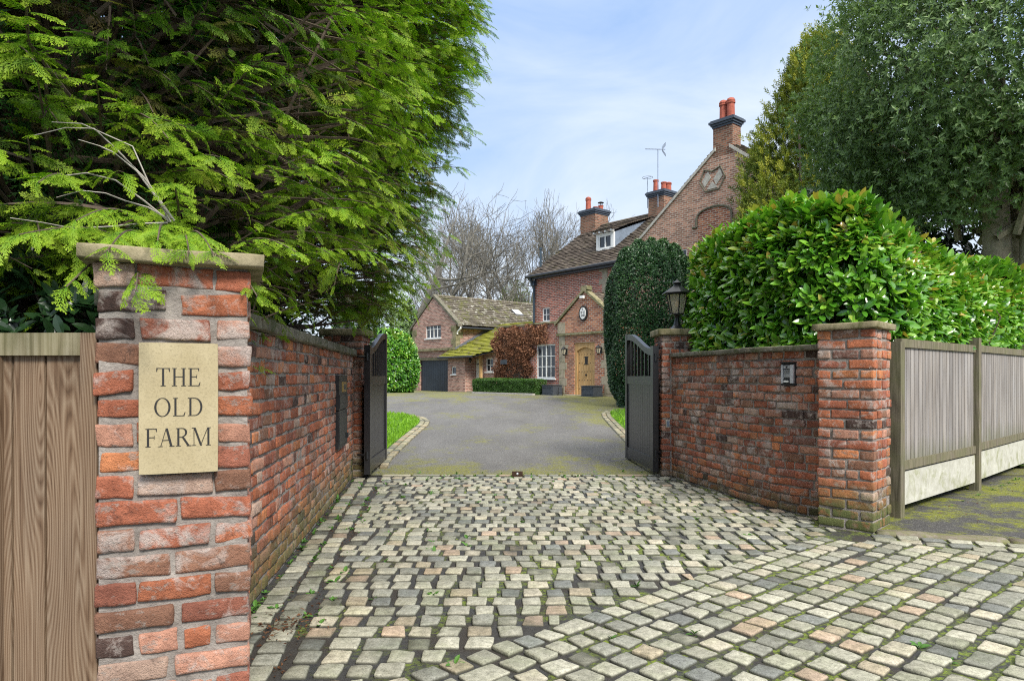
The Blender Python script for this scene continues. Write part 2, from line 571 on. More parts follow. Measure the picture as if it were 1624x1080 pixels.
def joint_mat():
    m, t, b = new_mat('mossy_joint')
    p = wpos(t)
    c = ramp(t, noise(t, p, 40, 5, 0.7), [(0.3, (0.02, 0.021, 0.022)), (0.7, (0.06, 0.06, 0.058))])
    c = mixc(t, ramp(t, noise(t, p, 2.0, 4, 0.6), [(0.42, 0.0), (0.6, 0.8)]), c, (0.035, 0.028, 0.02))
    sx = nd(t, 'ShaderNodeMapRange', {0: nd(t, 'ShaderNodeSeparateXYZ', {0: p}).outputs[0], 1: -1.2, 2: 1.6, 3: -0.07, 4: 0.06}, clamp=True).outputs[0]
    mo = ramp(t, mth(t, 'ADD', noise(t, p, 1.7, 6, 0.72, 0.5), sx), [(0.48, 0.0), (0.58, 1.0)])
    mo = mth(t, 'MULTIPLY', mo, ramp(t, noise(t, p, 35, 4, 0.6), [(0.4, 0.0), (0.6, 1.0)]))
    c = mixc(t, mo, c, (0.15, 0.20, 0.02))
    setin(t, b, base=c, rough=0.7, spec=0.4, normal=bump(t, noise(t, p, 80, 5, 0.7), 0.8, 0.01))
    return m


def asphalt_mat(name, moss_fn):
    m, t, b = new_mat(name)
    p = wpos(t)
    c = ramp(t, noise(t, p, 140, 4, 0.7), [(0.3, (0.066, 0.065, 0.063)), (0.7, (0.205, 0.20, 0.195))])
    c = mixc(t, ramp(t, noise(t, mapping(t, p, (1.0, 0.30, 1)), 1.1, 6, 0.65), [(0.38, 0.0), (0.62, 0.5)]), c, (0.20, 0.195, 0.188))
    c = mixc(t, ramp(t, noise(t, mapping(t, p, (1.2, 0.4, 1), (4, 4, 0)), 0.6, 6, 0.65), [(0.48, 0.0), (0.64, 0.4)]), c, (0.095, 0.09, 0.085))
    if moss_fn is path_moss:
        c = mixc(t, 1.0, c, (0.55, 0.55, 0.55), 'MULTIPLY')
    c = moss_fn(t, p, c)
    crk = nd(t, 'ShaderNodeTexVoronoi', {'Vector': nd(t, 'ShaderNodeVectorMath', {0: p, 1: nd(t, 'ShaderNodeTexNoise', {'Vector': p, 'Scale': 1.2, 'Detail': 5.0}).outputs[1]}, operation='ADD').outputs[0], 'Scale': 0.16}, feature='DISTANCE_TO_EDGE').outputs[0]
    c = mixc(t, ramp(t, noise(t, p, 42, 3, 0.7), [(0.36, 0.5), (0.52, 0.0)]), c, (0.06, 0.056, 0.052))
    c = mixc(t, ramp(t, noise(t, mapping(t, p, (1, 1, 1), (7, 1, 2)), 55, 3, 0.7), [(0.55, 0.0), (0.68, 0.5)]), c, (0.34, 0.33, 0.31))
    setin(t, b, base=c, rough=0.85, spec=0.2, normal=bump(t, noise(t, p, 160, 4, 0.7), 0.9, 0.01))
    return m


def drive_moss(t, p, c):
    sep = nd(t, 'ShaderNodeSeparateXYZ', {0: p})
    # damp moss grows along the drive's right edge, in front of the house and just inside the gates
    e1 = nd(t, 'ShaderNodeMapRange', {0: sep.outputs[0], 1: 1.0, 2: 2.6, 3: 0.0, 4: 0.25}, clamp=True).outputs[0]
    e2 = nd(t, 'ShaderNodeMapRange', {0: sep.outputs[1], 1: 9.0, 2: 10.8, 3: 0.24, 4: 0.0}, clamp=True).outputs[0]
    e3 = nd(t, 'ShaderNodeMapRange', {0: sep.outputs[1], 1: 23.0, 2: 27.5, 3: 0.0, 4: 0.17}, clamp=True).outputs[0]
    e = mth(t, 'MAXIMUM', mth(t, 'MAXIMUM', e1, e2), e3)
    n = mth(t, 'ADD', noise(t, mapping(t, p, (1.0, 0.6, 1)), 0.9, 6, 0.68, 0.4), e)
    n = mth(t, 'ADD', n, mth(t, 'MULTIPLY', mth(t, 'SUBTRACT', noise(t, p, 9, 5, 0.7), 0.5), 0.5))
    f = ramp(t, n, [(0.565, 0.0), (0.70, 0.9)])
    f = mth(t, 'MULTIPLY', f, ramp(t, noise(t, p, 40, 4, 0.65), [(0.38, 0.25), (0.56, 1.0)]))
    return mixc(t, f, c, (0.20, 0.20, 0.015))


def path_moss(t, p, c):
    f = ramp(t, noise(t, p, 1.2, 8, 0.74, 0.2), [(0.47, 0.0), (0.56, 1.0)])
    f = mth(t, 'MULTIPLY', f, ramp(t, noise(t, p, 70, 4, 0.65), [(0.33, 0.25), (0.55, 1.0)]))
    return mixc(t, f, c, (0.23, 0.25, 0.012))


M = {}
M['brick'] = brick_mat('old_brick')
M['brick_plaque'] = brick_mat('old_brick_limewashed', 0.1, 0.4, 0.85)
M['brick_right'] = brick_mat('old_brick_mossy_foot', 0.13, 0.85, 0.75)
M['brick_foot'] = brick_mat('old_brick_green_foot', 0.34, 1.0, 0.75)
M['mortar'] = mortar_mat()
M['coping'] = stone_mat('coping_stone', (0.20, 0.17, 0.10), (0.36, 0.31, 0.20), 0.55, (0.11, 0.11, 0.045))
M['coping_dark'] = stone_mat('lichened_coping', (0.10, 0.09, 0.07), (0.24, 0.22, 0.17), 0.5, (0.07, 0.08, 0.035), 6, 0.6, 0.7)
M['sandstone'] = stone_mat('house_sandstone', (0.28, 0.24, 0.17), (0.47, 0.41, 0.31), 0.4, (0.17, 0.17, 0.10), 2.5)
M['sandstone_moss'] = stone_mat('mossy_sandstone', (0.18, 0.16, 0.09), (0.36, 0.32, 0.2), 0.6, (0.105, 0.11, 0.05), 3.0)
M['plaque'] = stone_mat('cut_sandstone', (0.35, 0.29, 0.17), (0.43, 0.365, 0.23), 0.0, bmp=0.15)
M['letter'] = plain('engraved_black', (0.012, 0.011, 0.01), 0.6)
M['wood'] = wood_mat('brown_weathered_timber', (0.065, 0.036, 0.020), (0.165, 0.102, 0.06), (0.285, 0.205, 0.135), 19.0)
M['wood_rail'] = wood_mat('greenish_timber', (0.10, 0.08, 0.045), (0.22, 0.18, 0.105), (0.34, 0.29, 0.19), 5.0, 0.55)
M['wood_grey'] = wood_mat('grey_weathered_timber', (0.11, 0.09, 0.075), (0.28, 0.25, 0.225), (0.43, 0.40, 0.375), 0.7, 0.0, 0.85, 0.85)
M['wood_post'] = wood_mat('grey_post_timber', (0.075, 0.06, 0.04), (0.155, 0.13, 0.09), (0.25, 0.21, 0.15), 4.0, 0.5, 0.85)
M['concrete'] = stone_mat('gravel_board_concrete', (0.38, 0.37, 0.31), (0.58, 0.57, 0.50), 0.33, (0.24, 0.25, 0.12), 4.0, 0.2)
M['black'] = plain('black_gate_paint', (0.016, 0.016, 0.018), 0.32, 0, 0.5, 0.3, 3.0)
M['iron'] = plain('black_iron', (0.018, 0.019, 0.021), 0.42, 0.2, 0.5, 0.2)
M['steel'] = plain('brushed_steel', (0.55, 0.57, 0.6), 0.4, 0.3)
M['dark_plastic'] = plain('dark_plastic', (0.03, 0.035, 0.04), 0.4)
M['brass'] = plain('brass', (0.55, 0.38, 0.14), 0.35, 0.9)
M['rust'] = plain('rusty_iron', (0.05, 0.026, 0.016), 0.75, 0.3, 0.4, 0.4, 30, 0.4)
M['lead_dark'] = plain('old_lead', (0.13, 0.14, 0.165), 0.6, 0.2)
M['lead'] = plain('sheet_lead', (0.22, 0.27, 0.34), 0.55, 0.3, 0.5, 0.25, 4)
M['planter'] = plain('lead_planter', (0.055, 0.065, 0.08), 0.6, 0.2, 0.4, 0.3, 10)
M['white'] = plain('white_paint', (0.78, 0.78, 0.75), 0.45, 0, 0.5, 0.04)
M['cream'] = plain('cream_paint', (0.66, 0.64, 0.58), 0.5, 0, 0.5, 0.06)
M['pot'] = plain('terracotta', (0.36, 0.10, 0.065), 0.8, 0, 0.3, 0.3, 9, 0.3)
M['blue_brick'] = plain('blue_brick', (0.06, 0.075, 0.10), 0.6, 0, 0.4, 0.3, 12, 0.3)
M['fascia'] = plain('black_gutter', (0.02, 0.022, 0.027), 0.4)
M['pipe'] = plain('blue_black_downpipe', (0.035, 0.055, 0.075), 0.4)
M['garage_door'] = plain('dark_blue_door_paint', (0.014, 0.022, 0.034), 0.45, 0, 0.5, 0.25, 2)
M['oak'] = wood_mat('pale_oak', (0.40, 0.22, 0.085), (0.56, 0.34, 0.14), (0.66, 0.43, 0.20), 2.0)
M['lime'] = plain('pale_rough_stone', (0.42, 0.40, 0.35), 0.9, 0, 0.2, 0.25, 9, 0.5)
M['gravel'] = plain('pale_gravel', (0.42, 0.39, 0.36), 0.9, 0, 0.2, 0.45, 25, 0.6)
M['earth'] = plain('dark_earth', (0.035, 0.032, 0.02), 0.95, 0, 0.2, 0.4, 3, 0.6)
M['hb_main'] = house_brick('farmhouse_brick', (0.25, 0.072, 0.05), (0.42, 0.13, 0.085), (0.46, 0.40, 0.34), (0.13, 0.06, 0.052))
M['hb_gable'] = house_brick('gable_brick', (0.27, 0.135, 0.095), (0.42, 0.215, 0.145), (0.50, 0.44, 0.36), (0.16, 0.10, 0.08), 1.0, (0.15, 0.12, 0.08), 0.55)
M['hb_porch'] = house_brick('porch_brick', (0.26, 0.08, 0.045), (0.42, 0.16, 0.08), (0.46, 0.40, 0.33), (0.09, 0.045, 0.04))
M['hb_barn'] = house_brick('coach_house_brick', (0.29, 0.14, 0.11), (0.45, 0.25, 0.20), (0.44, 0.37, 0.31), (0.12, 0.07, 0.06))
M['hb_chimney'] = house_brick('chimney_brick', (0.17, 0.075, 0.05), (0.27, 0.12, 0.075), (0.26, 0.23, 0.18), (0.07, 0.045, 0.04))
M['slate'] = tile_mat('stone_slate', (0.068, 0.053, 0.043), (0.165, 0.135, 0.107), 0.25, (0.10, 0.10, 0.03), 0.0)
M['slate_moss'] = tile_mat('mossy_stone_slate', (0.07, 0.06, 0.046), (0.18, 0.155, 0.12), 0.38, (0.13, 0.14, 0.03), 0.95)
M['slate_green'] = tile_mat('moss_covered_slate', (0.12, 0.10, 0.06), (0.22, 0.19, 0.12), 0.85, (0.24, 0.25, 0.02), 0.3)
M['sett'] = sett_mat()
M['joint'] = joint_mat()
M['asphalt'] = asphalt_mat('worn_asphalt', drive_moss)
M['mossy_asphalt'] = asphalt_mat('mossy_asphalt', path_moss)
M['kerb'] = stone_mat('worn_kerbstone', (0.15, 0.125, 0.095), (0.27, 0.24, 0.185), 0.55, (0.14, 0.15, 0.05))
M['lawn'] = plain('lawn_turf', (0.07, 0.15, 0.015), 0.9, 0, 0.2, 0.3, 20)
m, t, b = new_mat('window_glass')
setin(t, b, base=(0.03, 0.036, 0.042), rough=0.06, spec=0.6)
M['glass'] = m
m, t, b = new_mat('lantern_glass')
o_ = [n for n in t.nodes if n.type == 'OUTPUT_MATERIAL'][0]
setin(t, b, base=(0.72, 0.68, 0.56), rough=0.15)
tp = nd(t, 'ShaderNodeBsdfTransparent', {'Color': (0.97, 0.95, 0.88, 1)})
t.links.new(nd(t, 'ShaderNodeMixShader', {0: 0.72, 1: b.outputs[0], 2: tp.outputs[0]}).outputs[0], o_.inputs[0])
M['lantern_glass'] = m
M['bulb'] = plain('amber_bulb', (0.75, 0.45, 0.12), 0.25)
M['bark'] = bark_mat('grey_bark', (0.24, 0.205, 0.15), (0.44, 0.385, 0.30), 0.3)
M['bark_dark'] = bark_mat('dark_twig_bark', (0.05, 0.04, 0.03), (0.13, 0.10, 0.075))
M['bark_conifer'] = bark_mat('conifer_bark', (0.07, 0.052, 0.038), (0.17, 0.13, 0.10))
M['bark_dead'] = bark_mat('bleached_twig', (0.30, 0.27, 0.23), (0.5, 0.47, 0.42))
M['bark_bare'] = bark_mat('bare_tree_bark', (0.10, 0.093, 0.082), (0.205, 0.19, 0.165), 0.2)
M['conifer'] = leaf_mat('cypress_spray', [(0.0, (0.075, 0.048, 0.02)), (0.05, (0.016, 0.066, 0.008)), (0.5, (0.042, 0.165, 0.010)), (1.0, (0.17, 0.36, 0.02))], 0.55, 0.3, 0.25, ((0.40, 0.53, 0.03), 0.72), (0.85, 1.25, 0.5))
M['laurel'] = leaf_mat('laurel_leaf', [(0.0, (0.024, 0.10, 0.010)), (0.45, (0.075, 0.24, 0.018)), (0.8, (0.20, 0.42, 0.035)), (0.96, (0.36, 0.46, 0.07)), (1.0, (0.40, 0.30, 0.06))], 0.24, 0.22, 0.8)
M['holly'] = leaf_mat('holly_leaf', [(0.0, (0.012, 0.040, 0.015)), (0.6, (0.030, 0.085, 0.028)), (1.0, (0.08, 0.18, 0.05))], 0.36, 0.1, 0.5)
M['evergreen'] = leaf_mat('holm_oak_leaf', [(0.0, (0.075, 0.135, 0.045)), (0.6, (0.175, 0.275, 0.095)), (1.0, (0.35, 0.45, 0.20))], 0.40, 0.3, 0.4)
M['yew'] = leaf_mat('golden_yew_spray', [(0.0, (0.05, 0.085, 0.014)), (0.5, (0.15, 0.20, 0.024)), (1.0, (0.33, 0.34, 0.04))], 0.55, 0.25, 0.3)
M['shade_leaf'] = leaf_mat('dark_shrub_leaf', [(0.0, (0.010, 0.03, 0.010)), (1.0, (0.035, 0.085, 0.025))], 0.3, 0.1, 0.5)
M['box'] = leaf_mat('box_leaf', [(0.0, (0.022, 0.07, 0.012)), (1.0, (0.09, 0.20, 0.03))], 0.45, 0.2, 0.4)
M['creeper'] = leaf_mat('withered_creeper_leaf', [(0.0, (0.10, 0.045, 0.026)), (0.5, (0.24, 0.11, 0.06)), (1.0, (0.42, 0.23, 0.14))], 0.8, 0.15, 0.2, None, (1.1, 0.8, 0.6))
M['grass'] = leaf_mat('grass_blade', [(0.0, (0.10, 0.24, 0.012)), (1.0, (0.24, 0.46, 0.03))], 0.5, 0.3, 0.3)
M['weed'] = leaf_mat('weed_leaf', [(0.0, (0.05, 0.14, 0.02)), (1.0, (0.12, 0.26, 0.05))], 0.5, 0.25, 0.3)
M['litter'] = leaf_mat('fallen_leaf', [(0.0, (0.05, 0.022, 0.012)), (1.0, (0.16, 0.075, 0.035))], 0.8, 0.1, 0.2, None, (1, 0.8, 0.6))
# ------------------------------------------------------------------ the ground
rng = np.random.RandomState(7)
random.seed(5)


def tz(y):
    return float(np.interp(y, [0, 9, 27, 31, 40, 80], [0, 0, 0.52, 0.53, 0.42, 0.42]))


def tzv(y):
    return np.interp(y, [0, 9, 27, 31, 40, 80], [0, 0, 0.52, 0.53, 0.42, 0.42])


def sheet(name, xs, ys, dz, mat, label=None):
    X, Y = np.meshgrid(xs, ys)
    Z = tzv(Y) + dz
    nx, ny = len(xs), len(ys)
    V = np.stack([X, Y, Z], 2).reshape(-1, 3)
    i = (np.arange(ny - 1)[:, None] * nx + np.arange(nx - 1)[None]).reshape(-1)
    F = np.stack([i, i + 1, i + nx + 1, i + nx], 1)
    o = link_mesh(name, V, F, mat)
    o['kind'] = 'structure'
    return o


ysg = [-40, -5, 0, 4, 8.9, 10, 14, 18, 22, 27, 31, 36, 40, 60, 100, 250, 900]
sheet('ground', [-900, -200, -60, -20, -8, 0, 8, 20, 60, 200, 900], ysg, -0.06, M['earth'])
sheet('driveway', list(np.linspace(-22, 14, 19)), [9.0, 9.6, 10, 12, 14, 16, 18, 20, 22, 24, 27, 29, 31, 34, 37, 40, 44], 0.0, M['asphalt'])

# left wall line and right wall path (outer faces towards the drive)
LW0, LW1 = np.array([-1.33, 2.62]), np.array([-2.055, 8.87])
RWP = np.array([[2.08, 8.87], [2.19, 8.35], [2.33, 7.72], [2.44, 7.2], [2.56, 6.78], [2.72, 6.48], [2.95, 6.2]])


def xl(y):
    return LW0[0] + (LW1[0] - LW0[0]) * (y - LW0[1]) / (LW1[1] - LW0[1])


def xr(y):
    if y < 6.02:
        return 2.66 + (5.99 - y) * 1.06
    return float(np.interp(y, RWP[::-1, 1], RWP[::-1, 0])) - 0.02


# the bed of the setts
bed = MB()
bed.add([(-7, -3, -0.012), (9, -3, -0.012), (9, 9.0, -0.012), (-7, 9.0, -0.012)], [(0, 1, 2, 3)])
tag(bed.build('sett_bed', M['joint']), kind='structure')


def round_box_template(xs, ys, zs, open_bottom=True):
    """surface grid of a box, coordinates in -1..1 marked by index so corners can be rounded per instance"""
    idx, V, F = {}, [], []

    def vid(i, j, k):
        key = (i, j, k)
        if key not in idx:
            idx[key] = len(V)
            V.append((xs[i], ys[j], zs[k]))
        return idx[key]
    nx, ny, nz = len(xs), len(ys), len(zs)
    for j in range(ny - 1):
        for i in range(nx - 1):
            F.append((vid(i, j, nz - 1), vid(i + 1, j, nz - 1), vid(i + 1, j + 1, nz - 1), vid(i, j + 1, nz - 1)))
            if not open_bottom:
                F.append((vid(i, j, 0), vid(i, j + 1, 0), vid(i + 1, j + 1, 0), vid(i + 1, j, 0)))
    for k in range(nz - 1):
        for i in range(nx - 1):
            F.append((vid(i, 0, k), vid(i + 1, 0, k), vid(i + 1, 0, k + 1), vid(i, 0, k + 1)))
            F.append((vid(i, ny - 1, k), vid(i, ny - 1, k + 1), vid(i + 1, ny - 1, k + 1), vid(i + 1, ny - 1, k)))
        for j in range(ny - 1):
            F.append((vid(0, j, k), vid(0, j, k + 1), vid(0, j + 1, k + 1), vid(0, j + 1, k)))
            F.append((vid(nx - 1, j, k), vid(nx - 1, j + 1, k), vid(nx - 1, j + 1, k + 1), vid(nx - 1, j, k + 1)))
    return np.array(V, float), np.array(F)


def rounded(TV, TF, C, H, rad, yaw, amp, seed, freq=30.0, quad=None, tilt=None):
    """N rounded boxes: centres C (N,3), half sizes H (N,3), radius, yaw (N), surface wobble amp"""
    N = len(C)
    rad = np.minimum(rad, H.min(1) * 0.9)[:, None, None] if np.ndim(rad) else np.minimum(rad, H.min(1) * 0.9)[:, None, None]
    P = TV[None] * H[:, None]
    inner = H[:, None] - rad
    Q = np.clip(P, -inner, inner)
    D = P - Q
    ln = np.linalg.norm(D, axis=2, keepdims=True)
    P = Q + np.where(ln > 1e-9, D / np.maximum(ln, 1e-9) * rad, 0)
    if quad is not None:            # skew the plan outline a little: quad (N,4) corner offsets
        fx, fy = TV[None, :, 0], TV[None, :, 1]
        P[:, :, 0] += quad[:, 0:1] * fy + quad[:, 1:2] * fx * fy
        P[:, :, 1] += quad[:, 2:3] * fx + quad[:, 3:4] * fx * fy
    if tilt is not None:
        P[:, :, 2] += tilt[:, None] * TV[None, :, 0]
    ph = np.random.RandomState(seed).uniform(0, 50, (N, 1, 3))
    w = np.stack([wob(P + ph, seed + 1, freq), wob(P + ph, seed + 2, freq), wob(P + ph, seed + 3, freq)], 2)
    P = P + w * amp
    c, s = np.cos(yaw)[:, None], np.sin(yaw)[:, None]
    x = P[:, :, 0] * c - P[:, :, 1] * s
    y = P[:, :, 0] * s + P[:, :, 1] * c
    P = np.stack([x, y, P[:, :, 2]], 2) + C[:, None]
    k = len(TV)
    F = (TF[None] + (np.arange(N) * k)[:, None, None]).reshape(-1, 4)
    return P.reshape(-1, 3), F


SETT_T = round_box_template([-1, -.86, -.4, .1, .5, .86, 1], [-1, -.84, -.3, .3, .84, 1], [-1, .3, .8, 1])


def sett_colours(n, rs):
    pal = np.array([[.47, .45, .375], [.40, .385, .315], [.31, .305, .265], [.53, .48, .385], [.50, .38, .29], [.23, .235, .225], [.43, .365, .27], [.37, .365, .285]])
    w = np.array([.24, .22, .16, .13, .05, .08, .05, .07])
    return pal[rs.choice(len(pal), n, p=w)] * rs.uniform(.8, 1.15, (n, 1)) * np.array([.87, .875, .855])


SK0, SKD = np.array([2.95, 5.70]), norm(np.array([1.1, -.40]))     # pavement kerb line
SKN = np.array([SKD[1], -SKD[0]])                                     # towards the road
SEAM0, SEAMD = np.array([-0.44, 3.03]), norm(np.array([2.88, 2.51]))
SEAMN = np.array([SEAMD[1], -SEAMD[0]])
PILLAR_A = (np.array([-1.283, 2.10]), R(22.4), 0.447)                 # front left corner, yaw, side
PILLAR_B = (np.array([2.68, 5.99]), R(-43.2), 0.453)


def in_sq(p, sq, grow=0.05):
    d = p - sq[0]
    e = np.array([math.cos(sq[1]), math.sin(sq[1])])
    m_ = np.array([-e[1], e[0]])
    a, b_ = d @ e, d @ m_
    return -grow < a < sq[2] + grow and -grow < b_ < sq[2] + 0.1


C, H, YW = [], [], []
y = 1.35
while y < 8.93:                                                       # main field, rows across the drive
    left = (xl(y) + 0.365) if y > 2.3 else -1.9
    x = left + rng.uniform(-.03, .05)
    pitch = rng.uniform(.150, .160)
    while x < xr(y) - .03:
        L = rng.choice([rng.uniform(.100, .120), rng.uniform(.120, .138), rng.uniform(.17, .20)], p=[.72, .25, .03])
        if (np.array([x + L / 2, y]) - SEAM0) @ SEAMN > -.03 or x + L > xr(y) - .01:
            L *= .5                                                     # cut setts along the seam and the wall
        p = np.array([x + L / 2, y + 0.015 * math.sin(x * 1.3)])
        if (p - SEAM0) @ SEAMN < -.012 and not in_sq(p, PILLAR_A) and not in_sq(p, PILLAR_B, .07) and x + L < xr(y) - .01:
            C.append((p[0], p[1], 0)); H.append((L / 2, rng.uniform(.060, .067), .03)); YW.append(rng.normal(0, .022))
        x += L + rng.uniform(.022, .038)
    y += pitch
wd = norm(LW1 - LW0)
wn = np.array([wd[1], -wd[0]])
for colm in (0.10, 0.255):                                            # two edging rows along the left wall
    s = -0.2
    while s < 6.2:
        L = rng.uniform(.105, .15)
        p = LW0 + wd * (s + L / 2) + wn * (colm + rng.uniform(-.008, .008))
        if not in_sq(p, PILLAR_A, .03):
            C.append((p[0], p[1], -.003)); H.append((.061, L / 2, .03)); YW.append(math.atan2(-wd[0], wd[1]) + rng.normal(0, .04))
        s += L + rng.uniform(.018, .035)
v = 0.085
while v < 7.5:                                                        # roadside field, rows along the seam
    u_ = -4.5 + rng.uniform(0, .1)
    while u_ < 9:
        L = rng.choice([rng.uniform(.102, .124), rng.uniform(.124, .145), rng.uniform(.18, .21)], p=[.72, .25, .03])
        p = SEAM0 + SEAMD * (u_ + L / 2) + SEAMN * (v + .012 * math.sin(u_ * 1.7))
        if (p - SK0) @ SKN > .34 and p[1] > 1.2 and p[0] < 7.5 and p[0] > -3 and not in_sq(p, PILLAR_B, .07) and not in_sq(p, PILLAR_A):
            if True:
                C.append((p[0], p[1], .002)); H.append((L / 2, rng.uniform(.057, .064), .03)); YW.append(math.atan2(SEAMD[1], SEAMD[0]) + rng.normal(0, .035))
        u_ += L + rng.uniform(.024, .037)
    v += rng.uniform(.149, .160)
for off in (.10, .245):                                               # two rows beside the kerb
    s = 0.03
    while s < 5.5:
        L = rng.uniform(.125, .19)
        p = SK0 + SKD * (s + L / 2) + SKN * off
        C.append((p[0], p[1], .0)); H.append((L / 2, .057, .03)); YW.append(math.atan2(SKD[1], SKD[0]) + rng.normal(0, .03))
        s += L + rng.uniform(.02, .03)
C, H, YW = np.array(C, float), np.array(H), np.array(YW)
C[:, 2] += rng.normal(-.027, .0035, len(C))
V, F = rounded(*SETT_T, C, H, rng.uniform(.006, .014, len(C)), YW, .0032, 11, 34.0, rng.normal(0, .003, (len(C), 4)))
tint = np.repeat(sett_colours(len(C), rng), len(SETT_T[1]), 0)
apron = link_mesh('cobbled_apron', V, F, M['sett'], fcol=tint, smooth=True, uv=False)
apron['kind'] = 'structure'

# flags along the gate line
fl = MB()
C, H, YW = [], [], []
x = -1.72
while x < 1.85:
    L = rng.uniform(.12, .18) if -1.25 < x < 1.3 else rng.uniform(.3, .45)
    C.append((x + L / 2, 9.0, -.026)); H.append((L / 2 - .012, .05, .032)); YW.append(rng.normal(0, .01)); x += L
C, H, YW = map(np.array, (C, H, YW))
V, F = rounded(*SETT_T, C, H, np.full(len(C), .012), YW, .002, 15, 20.0)
tag(link_mesh('threshold_setts', V, F, M['sett'], fcol=np.repeat(sett_colours(len(C), rng) * .8, len(SETT_T[1]), 0), smooth=True, uv=False), kind='structure')

# pavement outside the fence, with its kerb stones
def p3(p, z=0.0):
    return (p[0], p[1], z)


pv = MB()
a, b_ = SK0 + SKD * -.3, SK0 + SKD * 7
pv.add([p3(a - SKN * .14, -.006), p3(b_ - SKN * .14, -.006), p3(b_ - SKN * 8, -.006), p3(a - SKN * 4.5, -.006)], [(0, 1, 2, 3)])
tag(pv.build('pavement', M['mossy_asphalt']), kind='structure')
C, H, YW = [], [], []
s = .08
for L in (.95, 1.5, 1.3, 1.4):
    p = SK0 + SKD * (s + L / 2) - SKN * .065
    C.append((p[0], p[1], -.045)); H.append((L / 2 - .008, .085, .06)); YW.append(math.atan2(SKD[1], SKD[0])); s += L
V, F = rounded(*round_box_template(list(np.linspace(-1, 1, 12)), [-1, -.6, 0, .6, 1], [-1, .5, 1]), np.array(C), np.array(H), np.full(4, .02), np.array(YW), .005, 21, 9.0)
tag(link_mesh('kerb', V, F, M['kerb'], smooth=True), kind='structure')

# lawns either side of the drive and their sett edging
EL = [(9.5, -1.98), (10.4, -2.06), (13, -2.12), (15.5, -2.14), (16.3, -2.2), (17.1, -2.4), (17.8, -2.75), (18.4, -3.3), (18.9, -4.2), (19.3, -6), (19.6, -12)]
ER = [(9.5, 2.25), (12.5, 2.3), (15, 2.42), (17.5, 2.56), (18.6, 2.68), (19.3, 2.9), (19.8, 3.4), (20.2, 4.5), (20.8, 8)]


def lawn(name, edge, far):
    V, F = [], []
    pts = []
    for i in range(len(edge) - 1):
        for k in range(6):
            f = k / 6
            pts.append((edge[i][0] * (1 - f) + edge[i + 1][0] * f, edge[i][1] * (1 - f) + edge[i + 1][1] * f))
    pts.append(edge[-1])
    for y, x in pts:
        for f in (0, .02, .25, 1):
            V.append((x * (1 - f) + far * f, y, tz(y) + (.012 if f == 0 else .045)))
    for i in range(len(pts) - 1):
        for k in range(3):
            q = (i * 4 + k, (i + 1) * 4 + k, (i + 1) * 4 + k + 1, i * 4 + k + 1)
            F.append(q if far < 0 else q[::-1])
    tag(link_mesh(name, np.array(V), F, M['lawn'], uv=False), kind='structure')
    # edging of two rows of setts following the curve
    P = np.array([(x, y) for y, x in edge])
    seg = np.linalg.norm(np.diff(P, axis=0), axis=1)
    acc = np.concatenate([[0], np.cumsum(seg)])
    C, H, YW = [], [], []
    for off in (.06, .185):
        s = 0.0
        while s < acc[-1] - .2:
            L = rng.uniform(.13, .2)
            q = np.array([np.interp(s + L / 2, acc, P[:, 0]), np.interp(s + L / 2, acc, P[:, 1])])
            q2 = np.array([np.interp(s + L / 2 + .05, acc, P[:, 0]), np.interp(s + L / 2 + .05, acc, P[:, 1])])
            d = norm(q2 - q)
            n_ = np.array([d[1], -d[0]]) * (1 if far < 0 else -1)
            q = q + n_ * off
            C.append((q[0], q[1], tz(q[1]) + .005)); H.append((L / 2 - .008, .055, .03)); YW.append(math.atan2(d[1], d[0]))
            s += L
    C, H, YW = map(np.array, (C, H, YW))
    V2, F2 = rounded(*SETT_T, C, H, np.full(len(C), .016), YW, .003, 31, 22.0)
    tag(link_mesh('drive_edging', V2, F2, M['sett'], fcol=np.repeat(sett_colours(len(C), rng) * np.array([.8, .76, .66]), len(SETT_T[1]), 0), smooth=True, uv=False), kind='structure')
    return np.array([(x, y) for y, x in pts])


lawn('lawn', EL, -16.0)
lawn('lawn', ER, 12.0)


def grass(edge, far, n, name):
    ys = rng.uniform(9.6, 20.6, n)
    e = np.array(edge)
    ex = np.interp(ys, e[:, 0], e[:, 1])
    lim = np.where(far < 0, np.maximum(ex - 7, -9), np.minimum(ex + 6, 9))
    f = rng.uniform(0, 1, n) ** 1.3
    xs = ex + (lim - ex) * f
    ok = (ys < e[-1, 0])
    xs, ys = xs[ok], ys[ok]
    n = len(xs)
    P = np.stack([xs, ys, tzv(ys) + .04], 1)
    dirs = norm(np.stack([rng.normal(0, .5, n), rng.normal(0, .5, n), np.full(n, 1.0)], 1))
    Mx = frames(dirs, rng.normal(size=(n, 3))) * rng.uniform(.05, .095, n)[:, None, None]
    TV = np.array([(0, -.1, 0), (0, .1, 0), (1, 0, .25), (.55, -.09, .08), (.55, .09, .08)])
    TF = np.array([(0, 1, 4), (0, 4, 3), (3, 4, 2)])
    V, F = bake(TV, TF, Mx, P)
    tag(link_mesh(name, V, F, M['grass'], vattr={'tint': np.repeat(rng.uniform(0, 1, n), 5)}, uv=False), 'short bright green grass of the lawns beside the drive', 'grass', kind='stuff')


grass(EL, -1, 26000, 'lawn_grass')
grass(ER, 1, 12000, 'lawn_grass')

# ------------------------------------------------------------------ brick walls and pillars built of real bricks
BRICK_T = round_box_template([-1, -.9, -.45, 0, .45, .9, 1], [-1, -.75, .75, 1], [-1, -.7, 0, .7, 1], False)
BPAL = np.array([[.41, .150, .078], [.35, .125, .072], [.28, .11, .074], [.43, .235, .17], [.25, .135, .09], [.08, .052, .045], [.46, .19, .085], [.43, .32, .26], [.18, .10, .082]])
BW_ = np.array([.25, .19, .13, .13, .09, .05, .08, .04, .04])


